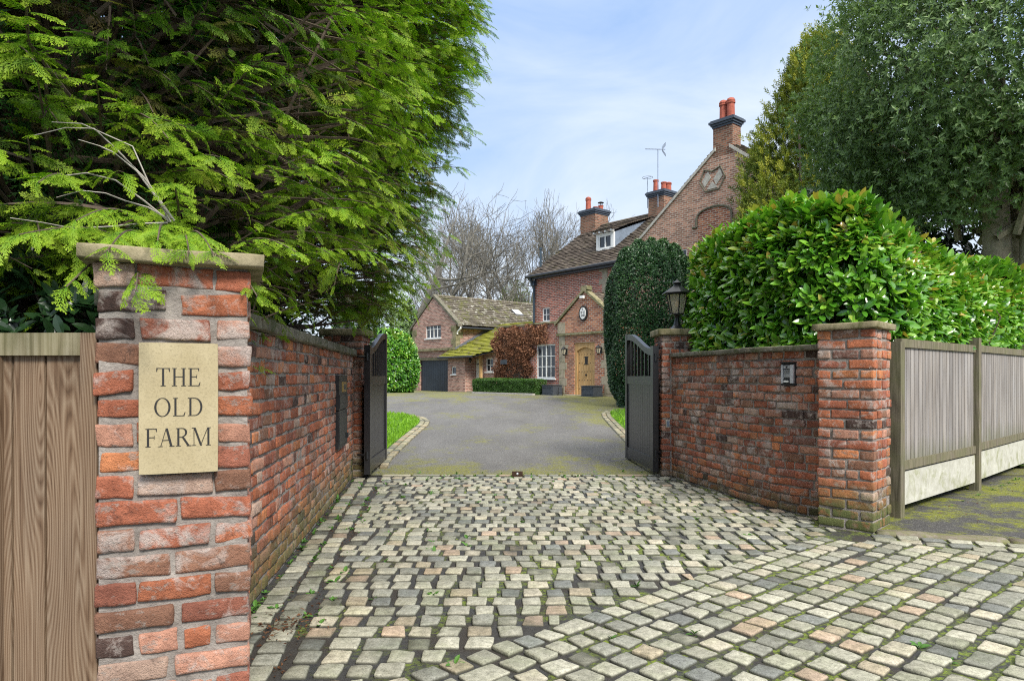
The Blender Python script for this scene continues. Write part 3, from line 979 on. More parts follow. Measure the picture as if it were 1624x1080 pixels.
def brick_tints(n, rs, w=None):
    w = BW_ if w is None else np.array(w)
    return np.minimum(BPAL[rs.choice(len(BPAL), n, p=w / w.sum())] * rs.uniform(1.05, 1.6, (n, 1)) + .012, .8)


def lay(name, C, H, YW, parent, mat, seed, w=None, amp=.0042):
    C, H, YW = np.array(C, float), np.array(H, float), np.array(YW, float)
    rs = np.random.RandomState(seed)
    # slight unevenness of every brick
    C = C + rs.normal(0, 1, C.shape) * np.array([.0015, .0015, .002])
    C[:, 2] += .004 * wob(C, seed + 40, 1.6)
    H = H * (1 + rs.normal(0, .05, H.shape))
    V, F = rounded(*BRICK_T, C, H, rs.uniform(.004, .008, len(C)), YW + rs.normal(0, .008, len(C)), amp, seed, 42.0, None, rs.normal(0, .0022, len(C)))
    return link_mesh(name, V, F, mat, parent, fcol=np.repeat(brick_tints(len(C), rs, w), len(BRICK_T[1]), 0), smooth=True, uv=False)


def coping_blocks(name, spec, parent, mat, seed, amp=.004, rad=.010, smooth=True):
    """spec: list of (centre, half, yaw)"""
    C = np.array([s_[0] for s_ in spec], float)
    H = np.array([s_[1] for s_ in spec], float)
    Y_ = np.array([s_[2] for s_ in spec], float)
    T = round_box_template(list(np.linspace(-1, 1, 10)), list(np.linspace(-1, 1, 6)), [-1, -.6, .0, .6, 1], False)
    V, F = rounded(*T, C, H, np.full(len(C), rad), Y_, amp, seed, 9.0)
    return link_mesh(name, V, F, mat, parent, smooth=smooth, uv=False)


def pillar(name, label, corner, yaw, side, z0, ztop, cop_h, over, group, mat, cop_mat, seed, course=.081, w=None, depth=None):
    """corner: front left corner on plan"""
    depth = depth or side
    e = np.array([math.cos(yaw), math.sin(yaw)])
    m_ = np.array([-e[1], e[0]])
    ctr = corner + e * side / 2 + m_ * depth / 2
    root = thing(name, label, 'pillar', (ctr[0], ctr[1], z0), group)
    rs = np.random.RandomState(seed)
    C, H, YW = [], [], []
    nC = int(round((ztop - z0) / course))
    ch = (ztop - z0) / nC
    g = .016
    hb = (ch - g) / 2

    def put(a, b, la, lb, z):
        p = corner + e * (a + la / 2) + m_ * (b + lb / 2)
        C.append((p[0], p[1], z)); H.append((la / 2, lb / 2, hb)); YW.append(yaw)
    S, D = side, depth
    for k in range(nC):
        z = z0 + ch * (k + .5)
        long_f = (k % 2 == 0)
        L = .215 + rs.uniform(-.02, .02)
        W = .105
        # front and back rows, then the side rows between them
        for back in (0, 1):
            x = 0.0
            seq = []
            if long_f:
                r_ = S - L - g
                seq = [L, r_] if r_ < .25 else [L, r_ - W - g, W] if rs.rand() < .5 else [L, W, r_ - W - g]
            else:
                seq = [W, S - 2 * W - 2 * g, W]
                if S - 2 * W - 2 * g > .235 or rs.rand() < .25:
                    mid = S - 2 * W - 3 * g
                    f = rs.uniform(.4, .6)
                    seq = [W, mid * f, mid * (1 - f), W]
            if rs.rand() < .5:
                seq = seq[::-1]
            for l in seq:
                put(x, 0 if not back else D - W, l, W, z)
                x += l + g
        mid = D - 2 * W - 2 * g
        n_ = 1 if mid < .24 else 2
        for right in (0, 1):
            y = W + g
            for q in range(n_):
                l = (mid - g * (n_ - 1)) / n_
                put(0 if not right else S - W, y, W, l, z)
                y += l + g
    lay('brickwork', C, H, YW, root, mat, seed, w)
    core = MB()
    q = corner + e * .009 + m_ * .009
    core.box(p3(q, z0 - .03), p3(e * (S - .018)), p3(m_ * (D - .018)), (0, 0, ztop - z0 + .03))
    core.build('mortar_bed', M['mortar'], root)
    coping_blocks('coping_stone', [((ctr[0], ctr[1], ztop + cop_h / 2), (S / 2 + over, D / 2 + over, cop_h / 2), yaw)], root, cop_mat, seed + 3)
    return root


pillar('brick_pillar', 'near brick pillar carrying the carved stone name plaque, beside the brown timber fence', PILLAR_A[0], PILLAR_A[1], .447, 0, 1.655, .05, .045,
       'brick pillars of the entrance', M['brick_plaque'], M['coping'], 101, .0818, [.24, .16, .11, .19, .08, .07, .07, .08, .04])
pillar('brick_pillar', 'low stout brick pillar with mossy green foot, between the curved wall and the grey fence', PILLAR_B[0], PILLAR_B[1], .453, 0, 1.70, .06, .04,
       'brick pillars of the entrance', M['brick_foot'], M['coping'], 102, .085, [.28, .18, .14, .10, .12, .04, .10, .02, .02], .50)
pillar('brick_pillar', 'tall gate pillar half hidden under the cypress, holding the left black gate', np.array([-2.45, 8.87]), 0, .5, 0, 1.835, .085, .05,
       'brick pillars of the entrance', M['brick'], M['coping'], 103, .083, [.15, .2, .2, .06, .2, .1, .04, .01, .04])
pillar('brick_pillar', 'tall gate pillar carrying the unobstructed black lantern, holding the right black gate', np.array([1.95, 8.87]), 0, .5, 0, 1.835, .085, .05,
       'brick pillars of the entrance', M['brick_right'], M['coping'], 104, .083, [.15, .2, .2, .05, .22, .1, .04, .01, .04])


def wall(name, label, path, z0, ztop, cop_h, inward, mat, cop_mat, seed, w, seglen, course=.081):
    """bricks laid along a plan path; path runs so that the drive side is on the given side (inward = +1 right of travel)"""
    P = np.array(path)
    seg = np.linalg.norm(np.diff(P, axis=0), axis=1)
    acc = np.concatenate([[0], np.cumsum(seg)])
    T = acc[-1]

    def at(s):
        s = np.clip(s, 0, T)
        q = np.array([np.interp(s, acc, P[:, 0]), np.interp(s, acc, P[:, 1])])
        q1 = np.array([np.interp(max(s - .06, 0), acc, P[:, 0]), np.interp(max(s - .06, 0), acc, P[:, 1])])
        q2 = np.array([np.interp(min(s + .06, T), acc, P[:, 0]), np.interp(min(s + .06, T), acc, P[:, 1])])
        d = norm(q2 - q1)
        return q, d, np.array([d[1], -d[0]]) * inward      # n points to the drive
    q0, d0, n0 = at(T / 2)
    root = thing(name, label, 'wall', (q0[0], q0[1], z0))
    rs = np.random.RandomState(seed)
    C, H, YW = [], [], []
    nC = int(round((ztop - z0) / course))
    ch = (ztop - z0) / nC
    for k in range(nC):
        s = rs.uniform(-.2, 0)
        j = rs.randint(3)
        while s < T:
            j += 1
            L = rs.uniform(.095, .115) if (j % 3 == 0 or rs.rand() < .18) else rs.uniform(.195, .235)
            a, b = max(s, 0), min(s + L, T)
            if b - a > .03:
                q, d, n_ = at((a + b) / 2)
                c = q - n_ * (.05 + rs.uniform(-.003, .004))
                C.append((c[0], c[1], z0 + ch * (k + .5))); H.append(((b - a) / 2, .05, (ch - .015) / 2)); YW.append(math.atan2(d[1], d[0]))
            s += L + .015
    lay('brickwork', C, H, YW, root, mat, seed, w)
    core = MB()
    V, F = [], []
    ss = np.linspace(0, T, 40)
    for s in ss:
        q, d, n_ = at(s)
        for off in (.010, .225):
            for z in (z0 - .03, ztop):
                c = q - n_ * off
                V.append((c[0], c[1], z))
    for i in range(len(ss) - 1):
        a, b = i * 4, (i + 1) * 4
        for x, y_ in ((0, 1), (1, 3), (3, 2), (2, 0)):
            F.append((a + x, b + x, b + y_, a + y_))
    F += [(0, 1, 3, 2), (len(V) - 4, len(V) - 2, len(V) - 1, len(V) - 3)]
    link_mesh('mortar_bed', np.array(V), F, M['mortar'], root, uv=False)
    sp = []
    s = 0.0
    while s < T - .02:
        L = min(rs.uniform(*seglen), T - s)
        q, d, n_ = at(s + L / 2)
        c = q - n_ * .11
        sp.append(((c[0], c[1], ztop + cop_h / 2 + rs.normal(0, .002)), (L / 2 - .003, .155, cop_h / 2), math.atan2(d[1], d[0])))
        s += L
    coping_blocks('coping_stone', sp, root, cop_mat, seed + 5, .005)
    return root, at


left_wall, at_left = wall('brick_wall', 'straight brick wall under the cypress, running from the plaque pillar to the gate', [LW0, (LW0 + LW1) / 2, LW1], 0, 1.565, .08, 1, M['brick'], M['coping_dark'], 111,
                          [.28, .2, .14, .14, .08, .05, .07, .03, .05], (.28, .45))
right_wall, at_right = wall('brick_wall', 'curved brick wall below the laurel hedge with the entry intercom on it', RWP, 0, 1.545, .055, 1, M['brick_right'], M['coping_dark'], 112,
                            [.24, .2, .18, .13, .12, .06, .06, .02, .05], (.75, 1.1), .083)

# ------------------------------------------------------------------ the name plaque
e = np.array([math.cos(PILLAR_A[1]), math.sin(PILLAR_A[1])])
m_ = np.array([-e[1], e[0]])


def on_a(k, z, off):
    """point on the near pillar's front: k along it, off out of it"""
    p = PILLAR_A[0] + e * k - m_ * off
    return np.array([p[0], p[1], z])


pc = on_a(.2355, 1.2, 0)
plaque = thing('name_plaque', 'sandstone plaque engraved with the house name in black capitals', 'plaque', pc)
bm_ = coping_blocks('slab', [(on_a(.2355, 1.2, .018), (.1135, .019, .206), PILLAR_A[1])], plaque, M['plaque'], 150, .0002, .0035, False)

ST, TH, SF = .105, .034, .03         # stem, hairline, serif thickness


def rect(x0, y0, x1, y1):
    return [(x0, y0), (x1, y0), (x1, y1), (x0, y1)]


def stem(x, w=ST, y0=0, y1=1, sl=.075):
    return [rect(x, y0, x + w, y1), rect(x - sl, y0, x + w + sl, y0 + SF), rect(x - sl, y1 - SF, x + w + sl, y1)]


def slant(x0, x1, w, y0=0, y1=1):
    return [(x0, y0), (x0 + w, y0), (x1 + w, y1), (x1, y1)]


def arc_ring(cx, cy, rx, ry, tx, ty, a0, a1, n=28):
    out_ = []
    for i in range(n):
        p, q = a0 + (a1 - a0) * i / n, a0 + (a1 - a0) * (i + 1) / n
        out_.append([(cx + rx * math.cos(p), cy + ry * math.sin(p)), (cx + rx * math.cos(q), cy + ry * math.sin(q)),
                     (cx + (rx - tx) * math.cos(q), cy + (ry - ty) * math.sin(q)), (cx + (rx - tx) * math.cos(p), cy + (ry - ty) * math.sin(p))])
    return out_


def glyph(ch):
    """(polygons, width) of a roman capital of height 1"""
    hp = math.pi / 2
    if ch == 'T':
        return stem(.285)[:2] + [rect(0, 1 - TH, .67, 1), [(0, 1), (0, .80), (.03, .80), (.07, .965)], [(.67, 1), (.60, .965), (.64, .80), (.67, .80)]], .67
    if ch == 'H':
        return stem(.08) + stem(.54) + [rect(.16, .5, .56, .5 + TH)], .72
    if ch in 'EFL':
        o_ = stem(.08)
        if ch in 'EF':
            o_ += [rect(.16, 1 - TH, .56, 1), rect(.16, .5, .44, .5 + TH), [(.56, 1), (.50, .966), (.535, .82), (.56, .82)], rect(.42, .43, .45, .61)]
        if ch in 'EL':
            o_ += [rect(.16, 0, .58, TH), [(.58, 0), (.63, .22), (.60, .22), (.52, .03)]]
        return o_, {'E': .63, 'F': .58, 'L': .64}[ch]
    if ch == 'O':
        return arc_ring(.40, .5, .40, .515, .105, .03, 0, 2 * math.pi, 40), .80
    if ch == 'D':
        return stem(.08)[:1] + [rect(0, 0, .36, TH), rect(0, 1 - TH, .36, 1)] + arc_ring(.34, .5, .40, .5, .105, .034, -hp, hp), .74
    if ch == 'R':
        return stem(.08) + [rect(.16, 1 - TH, .34, 1), rect(.16, .48, .34, .48 + TH)] + arc_ring(.33, .757, .24, .243, .10, .034, -hp, hp) + [slant(.60, .30, .11, 0, .5), rect(.55, 0, .78, SF)], .74
    if ch == 'A':
        return [slant(.09, .36, .034), slant(.58, .345, .115), rect(.2, .33, .6, .33 + TH), rect(0, 0, .22, SF), rect(.53, 0, .79, SF)], .79
    if ch == 'M':
        return [rect(.10, 0, .135, 1), rect(0, 0, .23, SF), rect(0, 1 - SF, .16, 1), slant(.43, .10, .10), slant(.43, .80, .035), rect(.80, 0, .905, 1), rect(.73, 0, .98, SF), rect(.80, 1 - SF, .98, 1)], .98
    if ch == 'K':
        return stem(.08) + [slant(.2, .6, .05, .45, 1), slant(.6, .24, .1, 0, .55)], .75
    if ch == 'W':
        return [slant(.22, 0, .1), slant(.22, .42, .05), slant(.64, .42, .1), slant(.64, .86, .05)], .95
    return [], .3


def lettering(name, lines, place, parent, mat, depth, dvec):
    """lines: (text, height, baseline, tracking); place(x, y) -> 3d, centred on x = 0"""
    mb = MB()
    for text, h, base, track in lines:
        gl = [glyph(c) for c in text]
        Wt = sum(g[1] for g in gl) * h + track * h * (len(gl) - 1)
        x = -Wt / 2
        lift = 0.0
        for polys, w in gl:
            for i, pg in enumerate(polys):
                d = depth * (1 + .06 * (i % 5) + .013 * i)
                mb.prism([place(x + px * h, base + py * h) for px, py in pg], np.array(dvec) * d)
            x += w * h + track * h
    return mb.build(name, mat, parent)


def letter_lines(name, lines, *a):
    for l in lines:
        lettering(name, [l], *a)


letter_lines('lettering', [('THE', .0565, .2760, .10), ('OLD', .0570, .1815, .11), ('FARM', .0570, .0865, .06)],
          lambda x, y: on_a(.2355 + x - .001, .994 + y, .0371), plaque, M['letter'], .0011, (-m_[0], -m_[1], 0))

# ------------------------------------------------------------------ things fixed on the walls
# post box plate on the left wall
def on_path(at, s, z, off):
    q, d, n_ = at(s)
    c = q + n_ * off
    return np.array([c[0], c[1], z])


def wall_box(mb, at, s0, s1, z0, z1, o0, o1, tint=None):
    q, d, n_ = at((s0 + s1) / 2)
    c = q - d * (s1 - s0) / 2 + n_ * o0
    mb.box((c[0], c[1], z0), (d[0] * (s1 - s0), d[1] * (s1 - s0), 0), (n_[0] * (o1 - o0), n_[1] * (o1 - o0), 0), (0, 0, z1 - z0), tint)


s0 = (7.22 - LW0[1]) / wd[1]
s1 = (7.92 - LW0[1]) / wd[1]
pb = thing('post_box', 'flush black letter box plate with small brass nameplate on the straight wall', 'letter box', on_path(at_left, (s0 + s1) / 2, .52, 0))
mb = MB(); wall_box(mb, at_left, s0, s1, .94, 1.31, -.02, .035); wall_box(mb, at_left, s0 + .02, s1 - .02, .955, 1.10, .035, .042); mb.build('flap_plate', M['iron'], pb)
mb = MB(); wall_box(mb, at_left, s0, s1, .53, .932, -.02, .03); wall_box(mb, at_left, s0 + .03, s1 - .03, .56, .90, .03, .036); mb.build('box_door', M['iron'], pb)
mb = MB(); wall_box(mb, at_left, s0 + .25, s1 - .18, 1.13, 1.24, .035, .046); mb.build('nameplate', M['brass'], pb)
mb = MB(); wall_box(mb, at_left, s0 + .32, s1 - .25, 1.155, 1.215, .046, .05); mb.build('name_card', M['dark_plastic'], pb)
mb = MB(); wall_box(mb, at_left, s1 - .12, s1 - .09, .60, .66, .036, .06); mb.build('handle', M['iron'], pb)

# intercom on the curved wall
P_ = RWP; acc_ = np.concatenate([[0], np.cumsum(np.linalg.norm(np.diff(P_, axis=0), axis=1))])
si = float(np.interp(-6.57, -P_[:, 1], acc_))
ic = thing('intercom', 'small steel intercom with a camera eye and speaker grille on the curved wall', 'intercom', on_path(at_right, si, 1.21, 0))
mb = MB(); wall_box(mb, at_right, si - .075, si + .075, 1.215, 1.432, -.02, .028); mb.build('back_box', M['dark_plastic'], ic)
mb = MB()
wall_box(mb, at_right, si - .066, si - .044, 1.235, 1.412, .028, .045); wall_box(mb, at_right, si + .042, si + .075, 1.235, 1.412, .028, .05)
mb.build('side_trim', M['steel'], ic)
mb = MB(); wall_box(mb, at_right, si - .042, si + .040, 1.232, 1.414, .028, .036); mb.build('speaker_panel', M['dark_plastic'], ic)
mb = MB()
for i in range(7):
    wall_box(mb, at_right, si - .036, si + .034, 1.290 + i * .011, 1.2955 + i * .011, .036, .04)
mb.build('speaker_grille', M['steel'], ic)
mb = MB(); wall_box(mb, at_right, si - .037, si + .034, 1.375, 1.407, .036, .041); mb.build('camera_plate', M['steel'], ic)
mb = MB(); wall_box(mb, at_right, si - .008, si + .008, 1.383, 1.398, .041, .047); mb.build('camera_eye', M['letter'], ic)
mb = MB(); wall_box(mb, at_right, si - .036, si + .018, 1.244, 1.262, .036, .043); mb.build('call_button', M['white'], ic)
mb = MB(); wall_box(mb, at_right, si - .08, si + .08, 1.432, 1.440, -.02, .06); mb.build('rain_hood', M['dark_plastic'], ic)

jb = thing('junction_box', 'tiny grey box low on the right gate pillar', 'electrical box', (2.02, 8.87, .68))
MB().box((1.995, 8.835, .64), (.05, 0, 0), (0, .04, 0), (0, 0, .10)).build('case', M['lime'], jb)
MB().box((2.003, 8.831, .655), (.034, 0, 0), (0, .004, 0), (0, 0, .07)).build('cover', M['lead'], jb)

gs = thing('gate_stop', 'rusty iron gate stop plate standing on the threshold setts', 'gate stop', (.07, 8.93, 0))
mb = MB(); mb.box((.0, 8.90, -.02), (.14, 0, 0), (0, .012, 0), (0, 0, .085)); mb.box((.0, 8.912, -.02), (.14, 0, 0), (0, .09, 0), (0, 0, .035)); mb.build('plate', M['rust'], gs)
mb = MB(); mb.lathe((0, 0, 0), [(.014, 0), (.014, .006), (.006, .008)], 10)
mb.V = [(.07 + v_[0], 8.90 - v_[2], .035 + v_[1]) for v_ in mb.V]
mb.build('bolt_head', M['steel'], gs)

# ------------------------------------------------------------------ lanterns on the gate pillars
def lantern(cx, cy, z, label):
    t_ = thing('gate_lantern', label, 'lantern', (cx, cy, z), 'lanterns on the gate pillars')
    c = (cx, cy, z)
    MB().lathe(c, [(.125, 0), (.125, .014), (.085, .028), (.05, .06), (.034, .11), (.028, .16), (.036, .185), (.06, .20)], 20).build('base', M['iron'], t_, smooth=False)
    fr = MB()
    zb, zt, rb, rt = .205, .475, .085, .145
    fr.lathe(c, [(.05, .195), (rb + .012, .200), (rb + .012, .216), (.03, .216)], 6, R(30))
    fr.lathe(c, [(rt - .02, zt - .01), (rt + .012, zt - .01), (rt + .012, zt + .012), (rt - .02, zt + .012)], 6, R(30))
    for k in range(6):
        a = R(30 + 60 * k)
        fr.tube([(cx + rb * math.cos(a), cy + rb * math.sin(a), z + zb), (cx + rt * math.cos(a), cy + rt * math.sin(a), z + zt)], .008, 5)
    fr.build('cage', M['iron'], t_)
    for k in range(6):
        a, b = R(30 + 60 * k), R(90 + 60 * k)
        q = [(rb, a, zb + .012), (rb, b, zb + .012), (rt, b, zt - .012), (rt, a, zt - .012)]
        o_ = [(cx + .965 * r * math.cos(w), cy + .965 * r * math.sin(w), z + h_) for r, w, h_ in q]
        n_ = np.array([math.cos((a + b) / 2), math.sin((a + b) / 2), 0]) * -.003
        MB().prism(o_, n_).build('glass_pane', M['lantern_glass'], t_)
    MB().lathe(c, [(.15, zt + .012), (.205, zt + .004), (.205, zt + .016), (.05, zt + .115), (.045, zt + .13)], 6, R(30)).build('roof', M['iron'], t_)
    MB().lathe(c, [(.035, zt + .128), (.062, zt + .146), (.062, zt + .152), (.04, zt + .168), (.02, zt + .18), (.009, zt + .2)], 12).build('finial', M['iron'], t_)
    MB().lathe(c, [(.018, .216), (.018, .29), (.012, .3)], 10).build('bulb_holder', M['dark_plastic'], t_)
    MB().lathe(c, [(.015, .298), (.026, .33), (.028, .37), (.018, .395), (.003, .405)], 12).build('bulb', M['bulb'], t_, smooth=True)
    return t_


lantern(2.2, 9.10, 1.918, 'black hexagonal lantern with amber bulb standing clear beside the laurel hedge')
lantern(-2.2, 9.10, 1.918, 'black hexagonal lantern mostly hidden among drooping cypress sprays')

# ------------------------------------------------------------------ the gates
def gate(label, hinge, free, side):
    """hinge, free: plan points; zero thickness axis; side +1: thickness grows to the left of travel"""
    hinge, free = np.array(hinge), np.array(free)
    L = np.linalg.norm(free - hinge)
    d = (free - hinge) / L
    n_ = np.array([-d[1], d[0]])
    t_ = thing('driveway_gate', label, 'gate', (hinge[0], hinge[1], 0), 'black swan-neck driveway gates')

    def bar(mb, x0, x1, z0, z1, th=.05, z0b=None, z1b=None):
        """bar from x0 to x1, heights may differ at the two ends"""
        z0b = z0 if z0b is None else z0b
        z1b = z1 if z1b is None else z1b
        a, b = hinge + d * x0 - n_ * th / 2, hinge + d * x1 - n_ * th / 2
        u_ = n_ * th
        mb.hexa([(a[0], a[1], z0), (b[0], b[1], z0b), (b[0] + u_[0], b[1] + u_[1], z0b), (a[0] + u_[0], a[1] + u_[1], z0),
                 (a[0], a[1], z1), (b[0], b[1], z1b), (b[0] + u_[0], b[1] + u_[1], z1b), (a[0] + u_[0], a[1] + u_[1], z1)])

    def top(x):
        f = min(max((x - .06) / (L - .22), 0), 1)
        return 1.665 + .265 * (f * f * (3 - 2 * f))
    mb = MB(); bar(mb, -.03, .085, .05, 1.70, .075); mb.build('hinge_stile', M['black'], t_)
    mb = MB(); bar(mb, L - .09, L, .06, 1.935, .07); mb.build('closing_stile', M['black'], t_)
    mb = MB()
    N_ = 14
    for i in range(N_):
        x0, x1 = .085 + (L - .175) * i / N_, .085 + (L - .175) * (i + 1) / N_
        bar(mb, x0, x1, top(x0) - .085, top(x0), .06, top(x1) - .085, top(x1))
    mb.build('curved_top_rail', M['black'], t_)
    mb = MB(); bar(mb, .085, L - .09, 1.19, 1.305, .058); mb.build('middle_rail', M['black'], t_)
    mb = MB(); bar(mb, .085, L - .09, .07, .235, .058); mb.build('bottom_rail', M['black'], t_)
    mb = MB()
    nb = 11
    w_ = (L - .175) / nb
    for i in range(nb):
        bar(mb, .085 + w_ * i + .003, .085 + w_ * (i + 1) - .003, .235, 1.19, .03)
    bar(mb, .085, L - .09, .236, 1.189, .018)
    mb.build('board_panel', M['black'], t_)
    for i in range(6):
        x = .085 + (L - .175) * (i + 1) / 7
        mb = MB(); bar(mb, x - .014, x + .014, 1.305, top(x) - .07, .03); mb.build('baluster', M['black'], t_)
    for z in (.3, 1.55):
        mb = MB()
        a = hinge - d * .035
        mb.tube([(a[0], a[1], z - .05), (a[0], a[1], z + .05)], .02, 8)
        mb.tube([(a[0], a[1], z), (a[0] + side * .13, a[1] + .05, z)], .014, 6)
        mb.build('hinge', M['iron'], t_)
    mb = MB(); a = hinge + d * (L - .045)
    mb.tube([(a[0], a[1], .02), (a[0], a[1], .3)], .012, 6)
    mb.build('drop_bolt', M['steel'], t_)


gate('left black timber gate with arched top, swung open below the cypress', (-1.845, 8.72), (-1.905, 10.22), -1)
gate('right black timber gate with arched top, swung open before the clipped holly', (1.875, 8.95), (1.765, 10.44), 1)

# ------------------------------------------------------------------ timber fences
def board_fence(root, p0, p1, z0, z1, n, matb, th=.022, name='board_panel', gap=.008):
    p0, p1 = np.array(p0), np.array(p1)
    L = np.linalg.norm(p1 - p0)
    d = (p1 - p0) / L
    n_ = np.array([-d[1], d[0]])
    mb = MB()
    ws = np.random.RandomState(int(L * 977) + n).uniform(.85, 1.15, n)
    ws = ws / ws.sum() * L
    x = 0
    for i in range(n):
        a = p0 + d * (x + .002)
        mb.box((a[0], a[1], z0), (d[0] * (ws[i] - gap), d[1] * (ws[i] - gap), 0), (n_[0] * th, n_[1] * th, 0), (0, 0, z1 - z0), (random.random(), random.random(), random.random()))
        x += ws[i]
    bb = p0 + n_ * .014
    mb.box((bb[0], bb[1], z0 + .003), (d[0] * L, d[1] * L, 0), (n_[0] * .018, n_[1] * .018, 0), (0, 0, z1 - z0 - .006), (.1, .2, .3))
    return mb.build(name, matb, root, col=True)


def bar2(mb, p0, p1, z0, z1, o0, o1):
    p0, p1 = np.array(p0), np.array(p1)
    d = p1 - p0
    n_ = norm(np.array([-d[1], d[0]]))
    a = p0 + n_ * o0
    mb.box((a[0], a[1], z0), (d[0], d[1], 0), (n_[0] * (o1 - o0), n_[1] * (o1 - o0), 0), (0, 0, z1 - z0), (random.random(), random.random(), random.random()))


# left: brown boards beside the plaque pillar
fe = thing('timber_fence', 'brown vertical-board timber fence panel beside the plaque pillar', 'fence', (-2.2, 2.2, 0))
A_, B_ = (-3.6, 2.26), (-1.292, 2.155)


def fa(x):
    f = (x - A_[0]) / (B_[0] - A_[0])
    return (x, A_[1] + (B_[1] - A_[1]) * f)


board_fence(fe, fa(-3.58), fa(-1.342), .12, 1.375, 19, M['wood'])
mb = MB(); bar2(mb, fa(-3.58), fa(-1.349), 1.366, 1.437, -.02, .045); mb.build('top_rail', M['wood_rail'], fe, col=True)
mb = MB(); bar2(mb, fa(-3.58), fa(-1.349), .03, .13, -.02, .045); mb.build('bottom_rail', M['wood_rail'], fe, col=True)
for x in (-1.347, -3.64, -1.655):
    mb = MB()
    w_ = .053 if x != -1.655 else .042
    bar2(mb, fa(x), fa(x + w_), -.03 if x != -1.655 else .131, 1.436 if x != -1.655 else 1.365, -.026 if x != -1.655 else -.018, .05)
    mb.build('stile', M['wood'], fe, col=True)

# right: grey panels, posts and concrete gravel boards along the pavement
fr = thing('timber_fence', 'grey weathered board fence on pale gravel boards under the bright laurel side', 'fence', (5.2, 7.8, 0))
Q = [np.array([3.585, 6.36]), np.array([5.33, 7.86]), np.array([7.20, 9.58]), np.array([9.1, 11.3])]
for i, q in enumerate(Q):
    d = norm(Q[min(i + 1, 3)] - Q[max(i - 1, 0)])
    mb = MB(); bar2(mb, q - d * .05, q + d * .05, -.05, 1.74 if i else 1.62, -.05, .05)
    mb.build('fence_post', M['wood_post'], fr, col=True)
for i in range(3):
    d = norm(Q[i + 1] - Q[i])
    a, b = Q[i] + d * .052, Q[i + 1] - d * .052
    up = .02 * i
    board_fence(fr, a, b, .50 + up, 1.58 + up * .5, 22, M['wood_grey'], .024, 'board_panel', .013)
    mb = MB(); bar2(mb, a, b, 1.575 + up * .5, 1.655 + up * .5, -.022, .04); mb.build('top_rail', M['wood_post'], fr, col=True)
    mb = MB(); bar2(mb, a, b, .42 + up, .505 + up, -.022, .04); mb.build('bottom_rail', M['wood_post'], fr, col=True)
    mb = MB(); bar2(mb, a, b, .09 + up * .6, .40 + up, -.014, .045); mb.build('gravel_board', M['concrete'], fr)
# ------------------------------------------------------------------ the farmhouse
HD = np.array([2.97, 27.7])
HU = np.array([-math.sin(R(40)), math.cos(R(40))])     # along the front, away to the left
HG = np.array([math.cos(R(40)), math.sin(R(40))])      # into the house


def Hp(s, t, z):
    p = HD + HU * s + HG * t
    return np.array([p[0], p[1], z])


U3, G3, Z3 = np.array([*HU, 0]), np.array([*HG, 0]), np.array([0, 0, 1.0])
ZG = 0.30       # foundations


def hbox(mb, s0, s1, t0, t1, z0, z1, tint=None):
    return mb.box(Hp(s0, t0, z0), U3 * (s1 - s0), G3 * (t1 - t0), Z3 * (z1 - z0), tint)


def wall_holes(mb, s0, s1, z0, z1, t, depth, holes, axis='s'):
    """a wall in the plane t (outer face looks to -g) with openings (s0,s1,z0,z1); reveals go depth deep"""
    S = sorted({s0, s1, *[h[0] for h in holes], *[h[1] for h in holes]})
    Zs = sorted({z0, z1, *[h[2] for h in holes], *[h[3] for h in holes]})
    S = [v for v in S if s0 <= v <= s1]
    Zs = [v for v in Zs if z0 <= v <= z1]
    for i in range(len(S) - 1):
        for k in range(len(Zs) - 1):
            cs, cz = (S[i] + S[i + 1]) / 2, (Zs[k] + Zs[k + 1]) / 2
            if any(h[0] < cs < h[1] and h[2] < cz < h[3] for h in holes):
                continue
            a, b, c, d = S[i], S[i + 1], Zs[k], Zs[k + 1]
            mb.add([Hp(a, t, c), Hp(b, t, c), Hp(b, t, d), Hp(a, t, d)], [(3, 2, 1, 0)])
            mb.add([Hp(a, t + depth, c), Hp(b, t + depth, c), Hp(b, t + depth, d), Hp(a, t + depth, d)], [(0, 1, 2, 3)])
    for (a, b, c, d), flip in [((s0, s1, z0, z1), False)] + [(h, True) for h in holes]:
        q = [Hp(a, t, c), Hp(b, t, c), Hp(b, t, d), Hp(a, t, d)]
        r = [p + G3 * depth for p in q]
        for i in range(4):
            j = (i + 1) % 4
            mb.add([q[i], q[j], r[j], r[i]], [(0, 1, 2, 3) if flip else (3, 2, 1, 0)])
    return mb


def gable_prism(mb, s0, s1, sa, t, depth, z0, za):
    mb.prism([Hp(s0, t, z0), Hp(s1, t, z0), Hp(sa, t, za)], G3 * depth)


